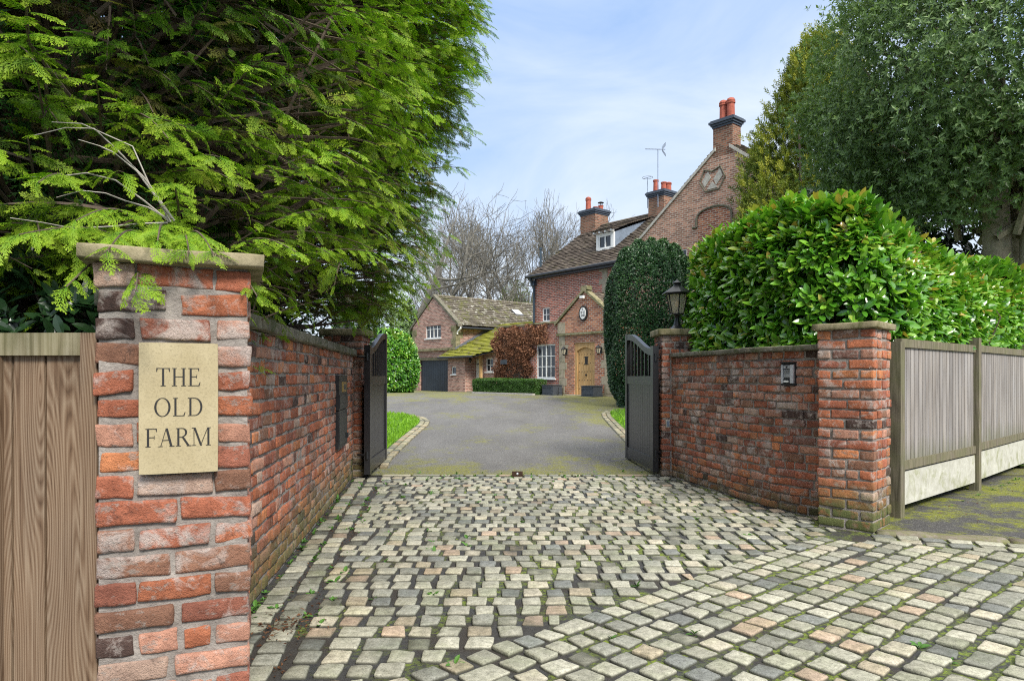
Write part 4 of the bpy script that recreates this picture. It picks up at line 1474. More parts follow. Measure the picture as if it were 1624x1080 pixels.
def window(parent, s0, s1, t, z0, z1, lights, rows, cols, sill=True, mat='white', deep=.10, label=None):
    """white casement window in an opening: frame, then one pane sheet per light and a sill"""
    t0 = t + .05
    fr = MB()
    w = .055
    hbox(fr, s0, s1, t0, t0 + .06, z1 - w, z1); hbox(fr, s0, s1, t0, t0 + .06, z0, z0 + w)
    hbox(fr, s0, s0 + w, t0, t0 + .06, z0 + w, z1 - w); hbox(fr, s1 - w, s1, t0, t0 + .06, z0 + w, z1 - w)
    lw = (s1 - s0 - w) / lights
    spans = []
    for i in range(lights):
        a, b = s0 + w + lw * i, s0 + w + lw * (i + 1) - w
        if i:
            hbox(fr, a - w, a, t0 - .006, t0 + .058, z0 + w, z1 - w)
        spans.append((a, b))
        for r_ in range(1, rows):
            zc = z0 + w + (z1 - z0 - 2 * w) * r_ / rows
            hbox(fr, a, b, t0 + .008, t0 + .042, zc - .014, zc + .014)
        for c_ in range(1, cols):
            sc = a + (b - a) * c_ / cols
            hbox(fr, sc - .013, sc + .013, t0 + .005, t0 + .045, z0 + w, z1 - w)
    o = fr.build('window', M[mat], parent)
    if label:
        o['label'] = label
    for a, b in spans:
        g = MB(); hbox(g, a, b, t0 + .025, t0 + .032, z0 + w, z1 - w)
        g.build('pane', M['glass'], o)
    if sill:
        g = MB(); hbox(g, s0 - .06, s1 + .06, t - .06, t + .05, z0 - .06, z0)
        g.build('sill', M[mat], o)
    return o


def tiles(name, parent, P0, du, dv, W, L, tw, ex, mat, th=.022, seed=1, clip=None, wvar=.25):
    """overlapping roof slates as boxes; P0 eaves corner, du along the eaves, dv up the slope"""
    rs = np.random.RandomState(seed)
    du, dv = norm(du), norm(dv)
    n_ = np.cross(du, dv)
    if n_[2] < 0:
        n_ = -n_
    V, T = [], []
    nr = int(math.ceil(L / ex))
    for i in range(nr):
        v0 = i * ex
        u0 = -rs.uniform(0, tw)
        while u0 < W:
            w = tw * rs.uniform(1 - wvar, 1 + wvar)
            a, b = max(u0, 0), min(u0 + w, W)
            u0 += w
            if b - a < .03:
                continue
            mid = ((a + b) / 2, v0 + ex * .5)
            if clip and not clip(*mid):
                continue
            v1 = min(v0 + ex * 1.35, L)
            j = rs.normal(0, .006)
            low = th * (1.55 + rs.normal(0, .22))
            q = []
            for (uu, vv, hh) in ((a + .004, v0 + j, low), (b - .004, v0 + j + rs.normal(0, .004), low), (b - .004, v1, .3 * th), (a + .004, v1, .3 * th)):
                q.append(P0 + du * uu + dv * vv + n_ * (hh - th))
            q += [p + n_ * th for p in q]
            V.append(q)
            c = rs.uniform(0, 1)
            T.append((c, c, c))
    V = np.array(V)
    N = len(V)
    FT = np.array([(3, 2, 1, 0), (4, 5, 6, 7), (0, 1, 5, 4), (1, 2, 6, 5), (2, 3, 7, 6), (3, 0, 4, 7)])
    if np.dot(np.cross(du, dv), n_) < 0:
        FT = FT[:, ::-1]
    F = (FT[None] + (np.arange(N) * 8)[:, None, None]).reshape(-1, 4)
    return link_mesh(name, V.reshape(-1, 3), F, mat, parent, fcol=np.repeat(np.array(T), 6, 0), uv=False)


house = thing('farmhouse', 'old red brick farmhouse with stone slate roof, big chimney gable and oak porch door', 'house', Hp(0, 0, tz(27.7)))

# low front range with the porch
ZT = 3.56
mb = MB()
WIN = (1.78, 2.96, 1.22, 2.68)
DOOR = (-.55, .61, tz(27.7) - .25, 2.68)
wall_holes(mb, 1.47, 5.63, ZG, ZT, 0, .28, [WIN])
hbox(mb, 5.36, 5.63, .28, 3.0, ZG, ZT)
mb.build('front_wall', M['hb_main'], house)
mb = MB()
wall_holes(mb, -1.47, 1.47, ZG, 3.05, -.03, .3, [DOOR])
hbox(mb, -1.47, -1.17, .27, 3.0, ZG, 3.05)
mb.prism([Hp(-1.47, -.03, 3.05), Hp(1.47, -.03, 3.05), Hp(1.47, -.03, 3.60), Hp(0, -.03, 4.72), Hp(-1.47, -.03, 3.60)], G3 * .3)
hbox(mb, -1.47, -1.172, .27, 3.0, 3.05, 3.6)
mb.build('porch_wall', M['hb_porch'], house)
# flat lead roof behind the parapet, porch roof
mb = MB(); hbox(mb, 1.45, 5.6, .28, 3.0, 3.2, 3.3); mb.build('flat_roof', M['lead'], house)
for sgn in (1, -1):
    du = G3
    P0 = Hp(1.66 * sgn, .10, 3.50)
    dv = norm(Hp(0, .10, 4.78) - P0)
    tiles('porch_roof', house, P0, du, dv, 3.0, 2.02, .30, .2, M['slate'], .025, 61 + sgn)
# porch gable coping and apex stone, string course, parapet coping, quoins
mb = MB()
for sgn in (1, -1):
    a, b = Hp(1.72 * sgn, -.10, 3.44), Hp(0, -.10, 4.76)
    mb.prism([a, b, b + Z3 * .12, a + Z3 * .12], G3 * .30)
mb.prism([Hp(-.2, -.09, 4.80), Hp(.2, -.09, 4.80), Hp(.16, -.09, 4.97), Hp(-.16, -.09, 4.97)], G3 * .3)
mb.build('gable_coping', M['sandstone_moss'], house)
mb = MB(); hbox(mb, -1.50, 1.58, -.12, -.03, 3.0, 3.10); mb.build('string_course', M['sandstone_moss'], house)
mb = MB()
rs = np.random.RandomState(3)
s = 1.62
while s < 5.6:
    L = rs.uniform(.5, .9)
    hbox(mb, s, min(s + L - .01, 5.7), -.07, .34, ZT + rs.uniform(0, .01), ZT + .09 + rs.uniform(-.012, .012))
    s += L
mb.build('parapet_coping', M['sandstone_moss'], house)
for side in (1, -1):
    mb = MB()
    z, k = ZG, 0
    while z < 3.0:
        h = min(rs.uniform(.26, .42), 3.0 - z)
        w = (.32 if k % 2 else .50) * rs.uniform(.85, 1.15)
        if side > 0:
            hbox(mb, 1.49 - w, 1.49, -.04 - .004 * (k % 2), .1, z + .004, z + h - .004)
        else:
            hbox(mb, -1.49, -1.49 + w * 1.25, -.04 - .004 * (k % 2), .1, z + .004, z + h - .004)
        z += h
        k += 1
    if side > 0:
        hbox(mb, 1.12, 1.56, -.05, .1, 3.105, 3.55)
    else:
        hbox(mb, -1.56, -1.05, -.05, .1, 3.105, 3.50)
    mb.build('quoins', M['sandstone'], house)

# big casement window, oak door
window(house, *WIN[:2], 0, *WIN[2:], 2, 3, 2, True, label='tall white casement window beside the porch')
zd = tz(27.7)
mb = MB()
t0 = .02
hbox(mb, -.55, -.43, t0, t0 + .14, zd - .1, 2.68); hbox(mb, .49, .61, t0, t0 + .14, zd - .1, 2.68)
hbox(mb, -.43, .49, t0, t0 + .14, 2.57, 2.68)
for sgn in (1, -1):      # tudor arched head
    c = .03
    mb.prism([Hp(c, t0 + .004, 2.569), Hp(c + sgn * .459, t0 + .004, 2.569), Hp(c + sgn * .459, t0 + .004, 2.34), Hp(c + sgn * .25, t0 + .004, 2.44), Hp(c, t0 + .004, 2.50)], G3 * .13)
df = mb.build('door_frame', M['oak'], house, col=True)
mb = MB()
for i in range(6):
    a = -.43 + .92 * i / 6
    hbox(mb, a + .003, a + .92 / 6 - .003, .09, .14, zd + .03, 2.565, (random.random(), random.random(), random.random()))
dr = mb.build('door', M['oak'], house, col=True)
for zz in (.80, 1.15, 1.50, 1.85, 2.2):
    for i in range(6):
        a = -.43 + .92 * (i + .5) / 6
        if abs(a - .02) < .1 and zz == 1.85:
            continue
        mb = MB(); hbox(mb, a - .014, a + .014, .078, .09, zz - .014, zz + .014); mb.build('stud', M['iron'], dr)
mb = MB(); hbox(mb, -.06, .10, .082, .09, 1.82, 2.10); mb.build('peep_window', M['letter'], dr)
for zz in (2.085, 1.79):
    mb = MB(); hbox(mb, -.10, .14, .074, .082, zz, zz + .025); mb.build('peep_bar', M['iron'], dr)
mb = MB(); q = Hp(.02, .05, 1.36)
mb.tube([q, q + G3 * .05], .04, 10); mb.build('door_knob', M['iron'], dr)
mb = MB(); hbox(mb, -.7, .76, -.36, .02, zd - .15, zd + .03); mb.build('door_step', M['sandstone'], house)

# main two-storey range
EZ = 6.42
mb = MB()
SW = (5.31, 5.86, 4.03, 4.71)
wall_holes(mb, -.35, 6.41, ZG, EZ, 3.0, .3, [SW])
hbox(mb, 6.11, 6.41, 3.3, 11.2, ZG, EZ)
mb.prism([Hp(6.12, 3.0, EZ), Hp(6.12, 11.2, EZ), Hp(6.12, 7.1, 9.2)], U3 * .285)
hbox(mb, -.35, 6.41, 10.9, 11.2, ZG, EZ)
mb.build('main_wall', M['hb_main'], house)
window(house, *SW[:2], 3.0, *SW[2:], 1, 2, 2, True)
mb = MB()
z, k = ZG, 0
while z < EZ - .35:
    h = rs.uniform(.25, .36)
    hbox(mb, 1.5, 1.5 + (.5 if k % 2 else .3), 2.985, 3.1, z + .004, z + h - .004)
    z += h
    k += 1
mb.build('quoins', M['sandstone'], house)
dvm = norm(np.array([*(HG * 1), 0]) + Z3 * .68)
EA = Hp(6.60, 2.70, 6.36)
rlen = 4.4 * math.hypot(1, .68)
tiles('main_roof', house, EA, -U3, dvm, 7.0, rlen, .26, .20, M['slate'], .038, 71)
dvr = norm(-G3 + Z3 * .68)
tiles('main_roof', house, Hp(6.60, 11.5, 6.36), -U3, dvr, 7.0, rlen, .4, .3, M['slate'], .03, 72)
mb = MB()
mb.prism([Hp(6.59, 2.74, 6.33), Hp(6.59, 11.46, 6.33), Hp(6.59, 7.1, 9.30)], -U3 * 6.9)
mb.build('roof_deck', M['fascia'], house)
mb = MB()
s = -.4
while s < 6.55:
    a, b = Hp(s, 7.1, 9.33), Hp(s + .43, 7.1, 9.33)
    mb.tube([a, b], .11, 8)
    s += .44
mb.build('ridge_tiles', M['slate'], house, col=True)
mb = MB()
q0, q1 = Hp(6.68, 2.62, 6.30), Hp(-.4, 2.62, 6.33)
mb.tube([q0, q1], .075, 8)
hbox(mb, -.35, 6.6, 2.70, 2.98, 6.16, 6.28)
mb.build('gutter', M['fascia'], house)
mb = MB()
mb.tube([Hp(6.38, 2.62, 6.24), Hp(6.38, 2.72, 6.1), Hp(6.38, 2.92, 5.8), Hp(6.38, 2.92, 3.3)], .058, 8)
hbox(mb, 6.24, 6.52, 2.80, 2.98, 5.86, 6.12)
mb.build('downpipe', M['pipe'], house)
mb = MB(); q = Hp(6.40, 3.4, 6.4)
mb.tube([q, q + Z3 * 1.35], .06, 8); mb.tube([q + Z3 * 1.35, q + Z3 * 1.45], .085, 8); mb.build('vent_pipe', M['pipe'], house)

# dormer
DS0, DS1, DT = 2.02, 3.12, 4.0
mb = MB()
hbox(mb, DS0, DS1, DT, DT + .10, 7.20, 7.34); hbox(mb, DS0, DS1, DT, DT + .10, 7.98, 8.06)
hbox(mb, DS0, DS0 + .14, DT, DT + .10, 7.34, 7.98); hbox(mb, DS1 - .14, DS1, DT, DT + .10, 7.34, 7.98)
dm = mb.build('dormer', M['white'], house)
window_ = MB()
fr_ = window_
w = .07
hbox(fr_, DS0 + .14, DS1 - .14, DT + .02, DT + .08, 7.34, 7.41); hbox(fr_, DS0 + .14, DS1 - .14, DT + .02, DT + .08, 7.91, 7.98)
for a in (DS0 + .14, (DS0 + DS1) / 2 - .035, DS1 - .21):
    hbox(fr_, a, a + w, DT + .018, DT + .078, 7.411, 7.909)
fr_.build('dormer_window', M['white'], dm)
g = MB(); hbox(g, DS0 + .2, DS1 - .2, DT + .05, DT + .056, 7.40, 7.92); g.build('pane', M['glass'], dm)
for s_ in (DS0, DS1 - .04):
    mb = MB(); mb.prism([Hp(s_, DT + .101, 7.26), Hp(s_, DT + .101, 8.06), Hp(s_, 6.75, 9.06)], U3 * .04)
    mb.build('lead_cheek', M['lead'], dm)
mb = MB()
for i in range(4):
    a = DS0 - .04 + (DS1 - DS0 - .02) * i / 3
    hbox(mb, a, a + .1, DT - .2, DT, 8.06, 8.15)
mb.build('rafter_ends', M['white'], dm)
P0 = Hp(DS1 + .16, DT - .25, 8.16)
tiles('dormer_roof', dm, P0, -U3, norm(Hp(DS1 + .16, 6.9, 9.20) - P0), DS1 - DS0 + .32, 3.3, .24, .17, M['slate'], .03, 77)

# chimneys
def chimney(s, t, ws, wt, z0, z1, pots, seed):
    mb = MB(); hbox(mb, s - ws / 2, s + ws / 2, t - wt / 2, t + wt / 2, z0, z1 - .30)
    ch = mb.build('chimney', M['hb_chimney'], house)
    mb = MB()
    for i, (o_, za, zb) in enumerate(((.03, .30, .22), (.075, .22, .14), (.12, .14, .05), (.07, .05, 0))):
        hbox(mb, s - ws / 2 - o_, s + ws / 2 + o_, t - wt / 2 - o_, t + wt / 2 + o_, z1 - za + .002, z1 - zb)
    mb.build('oversailing_cap', M['blue_brick'], ch)
    for ps, pt, h, kind in pots:
        c = Hp(s + ps, t + pt, z1 - .01)
        mb = MB()
        if kind == 'hood':
            mb.lathe(c, [(.155, 0), (.15, .04), (.135, h * .8), (.165, h * .82), (.165, h * .88), (.14, h * .9)], 14)
            mb.lathe(c, [(.15, h * .9), (.16, h * .96), (.12, h * 1.04), (.05, h * 1.09)], 14)
        elif kind == 'cowl':
            mb.lathe(c, [(.13, 0), (.12, h * .6), (.13, h * .62), (.12, h * .64)], 12)
        else:
            mb.lathe(c, [(.14, 0), (.125, h * .85), (.15, h * .88), (.15, h), (.1, h)], 14)
        p = mb.build('chimney_pot', M['pot'], ch, smooth=False)
    return ch


chimney(6.15, 7.1, 1.08, 1.03, 7.6, 10.25, [(.25, -.2, .72, 'hood'), (-.05, .05, .22, 'plain'), (-.2, .3, .30, 'plain')], 1)
ck = MB(); c = Hp(5.95, 7.4, 10.54)
ck.lathe(c, [(.11, 0), (.11, .02)], 10); ck.lathe(c, [(.02, .02), (.02, .14)], 6)
for a in range(4):
    ck.tube([(c[0] + .1 * math.cos(a * 1.57), c[1] + .1 * math.sin(a * 1.57), c[2]), (c[0] + .1 * math.cos(a * 1.57), c[1] + .1 * math.sin(a * 1.57), c[2] + .15)], .012, 4)
ck.lathe(c, [(.17, .15), (.17, .17), (.05, .22)], 12)
ck.build('chimney_cowl', M['iron'], house)
chimney(1.66, 7.1, .95, .85, 8.0, 10.34, [(.22, -.15, .62, 'plain'), (-.1, .05, .48, 'plain'), (-.25, .22, .45, 'hood')], 2)

# the tall cross gable with its end chimney
GT, GA, GL, GR = 2.75, -4.57, -.55, -8.59
GZ0, GZ1 = 7.05, 10.17
mb = MB()
GW = (-2.93, -1.9, 5.2, 6.40)
wall_holes(mb, GR, GL, ZG, GZ0, GT, .35, [GW])
mb.prism([Hp(GL, GT, GZ0), Hp(GR, GT, GZ0), Hp(GA, GT, GZ1)], G3 * .35)
hbox(mb, GR, GR + .3, GT + .35, 9.5, ZG, GZ0); hbox(mb, GL - .3, GL, GT + .35, 3.0, ZG, GZ0)
mb.build('gable_wall', M['hb_gable'], house)
window(house, *GW[:2], GT, *GW[2:], 2, 3, 1, True)
mb = MB()
for sgn, se in ((1, GL + .22), (-1, GR - .22)):
    zz = GZ0 - .22 * .776
    a, b = Hp(se, GT - .06, zz), Hp(GA + sgn * .30, GT - .06, GZ1 - .3 * .776)
    mb.prism([a, b, b + Z3 * .13, a + Z3 * .13], G3 * .3)
mb.build('verge_coping', M['lime'], house)
for sgn, se in ((1, GL + .28), (-1, GR - .28)):
    P0 = Hp(se, GT + .0, GZ0 - .28 * .776 + .15)
    dv = norm(Hp(GA, GT, GZ1 + .15) - P0)
    tiles('gable_roof', house, P0, G3, dv, 7.0, 5.46, .26, .17, M['slate'], .035, 81 + sgn)
mb = MB(); hbox(mb, GL - .05, GL + .30, GT - .12, GT + .3, 6.72, 6.90); hbox(mb, GL - .05, GL + .2, GT - .08, GT + .3, 6.55, 6.72)
mb.build('kneeler', M['sandstone_moss'], house)
mb = MB()                                    # deck under the cross roof
mb.prism([Hp(GL + .2, GT + .36, GZ0 - .12), Hp(GR - .2, GT + .36, GZ0 - .12), Hp(GA, GT + .36, GZ1 + .06)], G3 * 6.6)
mb.build('roof_deck', M['fascia'], house)
# chimney flush with the gable
mb = MB()
mb.prism([Hp(-4.99, GT - .004, 9.7), Hp(-4.15, GT - .004, 9.7), Hp(-4.15, GT - .004, 10.8), Hp(-4.99, GT - .004, 10.8)], G3 * .56)
gch = mb.build('chimney', M['hb_chimney'], house)
mb = MB()
for o_, za, zb in ((.03, 10.8, 10.88), (.075, 10.88, 10.96), (.13, 10.96, 11.05), (.08, 11.05, 11.10)):
    hbox(mb, -4.99 - o_, -4.15 + o_, GT - o_, GT + .56 + o_, za + .002, zb)
mb.build('oversailing_cap', M['blue_brick'], gch)
for ps in (-4.42, -4.74):
    c = Hp(ps, GT + .28, 11.09)
    mb = MB()
    mb.lathe(c, [(.155, 0), (.15, .04), (.14, .58), (.17, .60), (.17, .65), (.14, .66)], 14)
    mb.lathe(c, [(.16, .662), (.17, .70), (.13, .78), (.05, .82)], 14)
    mb.build('chimney_pot', M['pot'], gch)
# blind arch hood and the carved stones
mb = MB()
cx, zc, rw = -4.19, 7.20, .78
pts = [(cx + rw + .18, 7.15), (cx + rw, 7.15), (cx + rw, 7.42)]
for a in np.linspace(0, math.pi, 11)[1:-1]:
    pts.append((cx + rw * math.cos(a), 7.48 + .36 * math.sin(a)))
pts += [(cx - rw, 7.42), (cx - rw, 7.15), (cx - rw - .18, 7.15)]
for i in range(len(pts) - 1):
    a, b = Hp(pts[i][0], GT - .03, pts[i][1]), Hp(pts[i + 1][0], GT - .03, pts[i + 1][1])
    mb.tube([a, b], .045, 6)
mb.build('arch_hood', M['coping_dark'], house)
mb = MB()
inner = [(cx + (rw - .05) * math.cos(a), 7.46 + .34 * math.sin(a)) for a in np.linspace(0, math.pi, 12)]
mb.prism([Hp(s_, GT - .012, z_) for s_, z_ in inner + [(cx - rw + .05, 6.2), (cx + rw - .05, 6.2)]], G3 * .05)
mb.build('blind_arch', M['hb_porch'], house)
mb = MB()
for ds, dz_, w_, h_ in ((.26, .05, .20, .30), (-.26, .05, .20, .30)):
    c0, z0_ = -4.12 + ds, 8.88 + dz_
    mb.prism([Hp(c0 + w_, GT - .03, z0_ - .04), Hp(c0 + .08, GT - .03, z0_ - h_), Hp(c0 - w_, GT - .03, z0_ + .02), Hp(c0 - .08, GT - .03, z0_ + h_)], G3 * .05)
mb.prism([Hp(-4.12 + .24, GT - .032, 8.53), Hp(-4.12 - .24, GT - .032, 8.53), Hp(-4.12, GT - .032, 8.80)], G3 * .05)
mb.build('carved_stones', M['lime'], house)
mb = MB()
ring = [(.56, -.02), (.30, -.44), (-.30, -.44), (-.56, -.02), (-.36, .42), (0, .30), (.36, .42), (.56, -.02)]
for i in range(len(ring) - 1):
    mb.tube([Hp(-4.12 + ring[i][0], GT - .02, 8.90 + ring[i][1]), Hp(-4.12 + ring[i + 1][0], GT - .02, 8.90 + ring[i + 1][1])], .03, 5)
mb.build('carved_surround', M['coping_dark'], house)

# things fixed to the house
def wall_lantern(s, z, label):
    t_ = thing('wall_lantern', label, 'lantern', Hp(s, -.05, z), 'wall lanterns beside the oak door')
    c = Hp(s, -.22, z - .06)
    mb = MB(); hbox(mb, s - .05, s + .05, -.08, -.05, z - .08, z + .18); mb.tube([Hp(s, -.07, z + .14), Hp(s, -.15, z + .22), Hp(s, -.22, z + .2)], .012, 5); mb.build('bracket', M['iron'], t_)
    MB().lathe(c, [(.06, 0), (.11, .2), (.105, .2), (.055, 0)], 6, R(30)).build('glass_shade', M['lantern_glass'], t_)
    mb = MB(); mb.lathe(c, [(.13, .2), (.13, .215), (.05, .29), (.012, .33)], 6, R(30)); mb.lathe(c, [(.03, -.05), (.07, -.012), (.065, .004)], 6, R(30))
    for k in range(6):
        a = R(30 + 60 * k)
        mb.tube([(c[0] + .062 * math.cos(a), c[1] + .062 * math.sin(a), c[2]), (c[0] + .112 * math.cos(a), c[1] + .112 * math.sin(a), c[2] + .2)], .007, 4)
    mb.build('cage', M['iron'], t_)


wall_lantern(1.02, 2.28, 'small black wall lantern left of the oak door on the pale quoin')
wall_lantern(-.92, 2.28, 'small black wall lantern right of the oak door beside the holly')
op = thing('oval_plaque', 'white oval date plaque with black rim in the porch gable', 'plaque', Hp(0, -.04, 3.9))
mb = MB()
N_ = 28
el = [(math.cos(2 * math.pi * i / N_), math.sin(2 * math.pi * i / N_)) for i in range(N_)]
mb.prism([Hp(.05 + .235 * a, -.085, 3.86 + .31 * b) for a, b in el], G3 * .06); mb.build('rim', M['letter'], op)
mb = MB(); mb.prism([Hp(.05 + .165 * a, -.10, 3.86 + .235 * b) for a, b in el], G3 * .02); mb.build('face', M['white'], op)
letter_lines('lettering', [('K', .085, .125, .1), ('W H', .115, -.03, .02)], lambda x, y: Hp(.05 - x, -.1005, 3.86 + y), op, M['letter'], .004, -G3)
mb = MB()
for i, q in enumerate((-.085, -.03, .035, .09)):
    for pg in ([rect(q - .008, -.14, q + .008, -.05)] if i == 0 else arc_ring(q, -.095, .027, .046, .013, .012, 0, 2 * math.pi, 12)):
        mb.prism([Hp(.05 - x, -.1005, 3.86 + y) for x, y in pg], -G3 * .004)
mb.build('date_figures', M['letter'], op)
sl = thing('security_light', 'small pale floodlight under the porch apex', 'light', Hp(0, -.12, 4.5))
mb = MB(); hbox(mb, -.09, .09, -.24, -.13, 4.45, 4.56); hbox(mb, -.02, .02, -.13, -.03, 4.52, 4.56); mb.build('lamp_head', M['white'], sl)

# aerials on the middle chimney
def rod(mb, a, b, r=.012):
    mb.tube([a, b], r, 5)


ae = thing('tv_aerial', 'tall television aerial with gridded reflector on the middle chimney', 'aerial', Hp(1.5, 6.64, 9.9))
mb = MB(); rod(mb, Hp(1.5, 6.62, 9.5), Hp(1.5, 6.62, 12.3), .022); mb.build('mast', M['lead'], ae)
ax = Hp(1.5, 6.62, 12.3)
dirv = norm(np.array([-.93, .25, .10]))
sd_ = norm(np.cross(dirv, Z3))
mb = MB(); rod(mb, ax - dirv * .35, ax + dirv * .62, .014)
for i in range(10):
    c = ax + dirv * (-.08 + .07 * i)
    rod(mb, c - sd_ * .1 - Z3 * .05, c + sd_ * .1 + Z3 * .05, .008)
mb.build('boom', M['iron'], ae)
mb = MB()
for k in (-1, 1):
    for i in range(5):
        c = ax - dirv * (.2 + .04 * i) + Z3 * k * (.05 + .055 * i)
        rod(mb, c - sd_ * .2, c + sd_ * .2, .007)
    for q in (-.19, 0, .19):
        rod(mb, ax - dirv * .2 + Z3 * k * .05 + sd_ * q, ax - dirv * .36 + Z3 * k * .27 + sd_ * q, .007)
mb.build('reflector', M['iron'], ae)
ae = thing('radio_aerial', 'short aerial mast with a ring dipole on the middle chimney', 'aerial', Hp(2.25, 6.9, 9.9))
mb = MB(); rod(mb, Hp(2.2, 6.7, 9.6), Hp(2.2, 6.7, 11.1), .02); mb.build('mast', M['lead'], ae)
mb = MB(); c = Hp(2.2, 6.7, 11.1)
rp = [c + np.array([.26 * math.cos(a), .26 * math.sin(a), 0]) for a in np.linspace(0, 2 * math.pi, 17)]
mb.tube(rp, .009, 4, False); rod(mb, c - U3 * .26, c + U3 * .26, .009); mb.build('ring_dipole', M['iron'], ae)

# planters beside the door
def planter(s0, s1, label):
    zg = tz(Hp((s0 + s1) / 2, -.5, 0)[1])
    t_ = thing('planter', label, 'planter', Hp((s0 + s1) / 2, -.45, zg), 'lead planters beside the oak door')
    mb = MB()
    hbox(mb, s0, s1, -.72, -.2, zg, zg + .38)
    for a, b, c, d, z0, z1 in ((s0 - .02, s1 + .02, -.74, -.18, zg + .38, zg + .42), (s0 - .015, s1 + .015, -.735, -.185, zg, zg + .05)):
        hbox(mb, a, b, c, d, z0 + .001, z1)
    mb.build('box', M['planter'], t_)
    mb = MB(); w = (s1 - s0)
    for a, b, z0, z1 in ((s0 + .04, s1 - .04, .08, .11), (s0 + .04, s1 - .04, 0.31, .34), (s0 + .04, s0 + .07, .11, .31), (s1 - .07, s1 - .04, .11, .31)):
        hbox(mb, a, b, -.735, -.72, zg + z0, zg + z1)
    mb.build('raised_panel', M['planter'], t_)
    mb = MB(); hbox(mb, s0 + .04, s1 - .04, -.68, -.24, zg + .422, zg + .43); mb.build('soil', M['earth'], t_)


planter(1.15, 1.80, 'square dark lead planter at the end of the clipped box hedge')
planter(-1.12, -.48, 'square dark lead planter between the oak door and the holly')
bs = thing('boot_scraper', 'thin iron boot scraper standing left of the oak door', 'boot scraper', Hp(.9, -.5, zd))
mb = MB()
for ds in (-.12, .12):
    mb.tube([Hp(.93 + ds, -.5, zd - .05), Hp(.93 + ds, -.5, zd + .32)], .014, 5)
mb.tube([Hp(.81, -.5, zd + .12), Hp(1.05, -.5, zd + .12)], .014, 5); mb.build('scraper_frame', M['iron'], bs)
pb2 = MB()
zg = tz(30)
hbox(pb2, 1.95, 6.2, -1.12, -.98, zg - .05, zg + .06)
tag(pb2.build('hedge_kerb', M['gravel'], loc=Hp(4, -1, zg)), 'pale pebble edging strip at the foot of the box hedge', 'edging')

# ------------------------------------------------------------------ the coach house and the link
coach = thing('coach_house', 'low brick coach house with dark garage door and mossy slate roof', 'coach house', Hp(15.3, 2.8, .42))
C0, C1, CA, CT = 13.0, 17.7, 15.35, 2.8
CE, CZ = 4.36, 6.04
GWN = (14.55, 16.2, 3.6, 4.7)
GD = (13.55, 16.9, .30, 2.28)
mb = MB()
wall_holes(mb, C0, C1, .2, CE, CT, .3, [GWN, GD])
mb.prism([Hp(C0, CT, CE), Hp(C1, CT, CE), Hp(CA, CT, CZ)], G3 * .3)
hbox(mb, C0, C0 + .3, CT + .3, 16, .2, CE)
hbox(mb, C1 - .3, C1, CT + .3, 16, .2, CE)
mb.build('wall', M['hb_barn'], coach)
window(coach, *GWN[:2], CT, *GWN[2:], 4, 2, 1, True)
mb = MB()
n_ = 17
for i in range(n_):
    a = GD[0] + (GD[1] - GD[0]) * i / n_
    hbox(mb, a + .006, a + (GD[1] - GD[0]) / n_ - .006, CT + .12, CT + .16, .3, 2.28)
hbox(mb, GD[0], GD[1], CT + .14, CT + .18, .3, 2.279)
mb.build('garage_door', M['garage_door'], coach)
mb = MB(); hbox(mb, GD[0] - .2, GD[1] + .2, CT - .02, CT + .1, 2.281, 2.45); mb.build('lintel', M['wood_post'], coach, col=True)
mb = MB(); hbox(mb, C0, C1 + .03, CT - .16, CT, 2.84, 2.98); mb.build('mossy_ledge', M['sandstone_moss'], coach)
for side in (0, 1):
    mb = MB()
    z, k = .3, 0
    while z < 4.0:
        h = rs.uniform(.3, .5)
        w = .32 if k % 2 else .5
        a, b = ((C0 - .012, C0 - .012 + w), (C1 + .012 - w, C1 + .012))[side]
        hbox(mb, a, b, CT - .02, CT + (.5 if k % 2 else .3), z + .004, z + h - .004)
        z += h
        k += 1
    mb.build('quoins', M['sandstone_moss'], coach)
sl_ = (CZ - CE) / (CA - C0)
for sgn, se in ((-1, C0 - .32), (1, C1 + .32)):
    P0 = Hp(se, CT + .22, CE - .32 * sl_ + .10)
    dv = norm(Hp(CA, CT + .22, CZ + .10) - P0)
    tiles('slate_roof', coach, P0, G3, dv, 12.5, np.linalg.norm(Hp(CA, CT + .22, CZ + .1) - P0), .42, .23, M['slate_moss'], .035, 91 + sgn)
mb = MB()
mb.prism([Hp(C0 - .28, CT + .31, CE - .30), Hp(C1 + .28, CT + .31, CE - .30), Hp(CA, CT + .31, CZ + .03)], G3 * 12.3)
mb.build('roof_deck', M['fascia'], coach)
mb = MB()
for sgn, se in ((-1, C0 - .30), (1, C1 + .30)):
    a, b = Hp(se, CT - .05, CE - .30 * sl_ + .02), Hp(CA, CT - .05, CZ + .06)
    mb.prism([a, b, b + Z3 * .17, a + Z3 * .17], G3 * .3)
mb.build('verge_coping', M['coping_dark'], coach)
mb = MB()
s = 3.1
while s < 15:
    mb.tube([Hp(CA, s, CZ + .13), Hp(CA, s + .5, CZ + .13)], .10, 7)
    s += .51
mb.build('ridge_tiles', M['slate_moss'], coach, col=True)
mb = MB(); mb.tube([Hp(C0 - .38, CT + .1, CE - .26), Hp(C0 - .38, 15, CE - .26)], .07, 7); mb.build('gutter', M['fascia'], coach)
mb = MB(); mb.tube([Hp(C0 - .40, CT + .05, CE - .22), Hp(C0 - .40, CT + .05, CE - .30), Hp(C0 - .1, CT + .05, CE - .5), Hp(C0 - .08, CT + .05, CE - .62)], .05, 6); mb.build('gutter_spout', M['white'], coach)
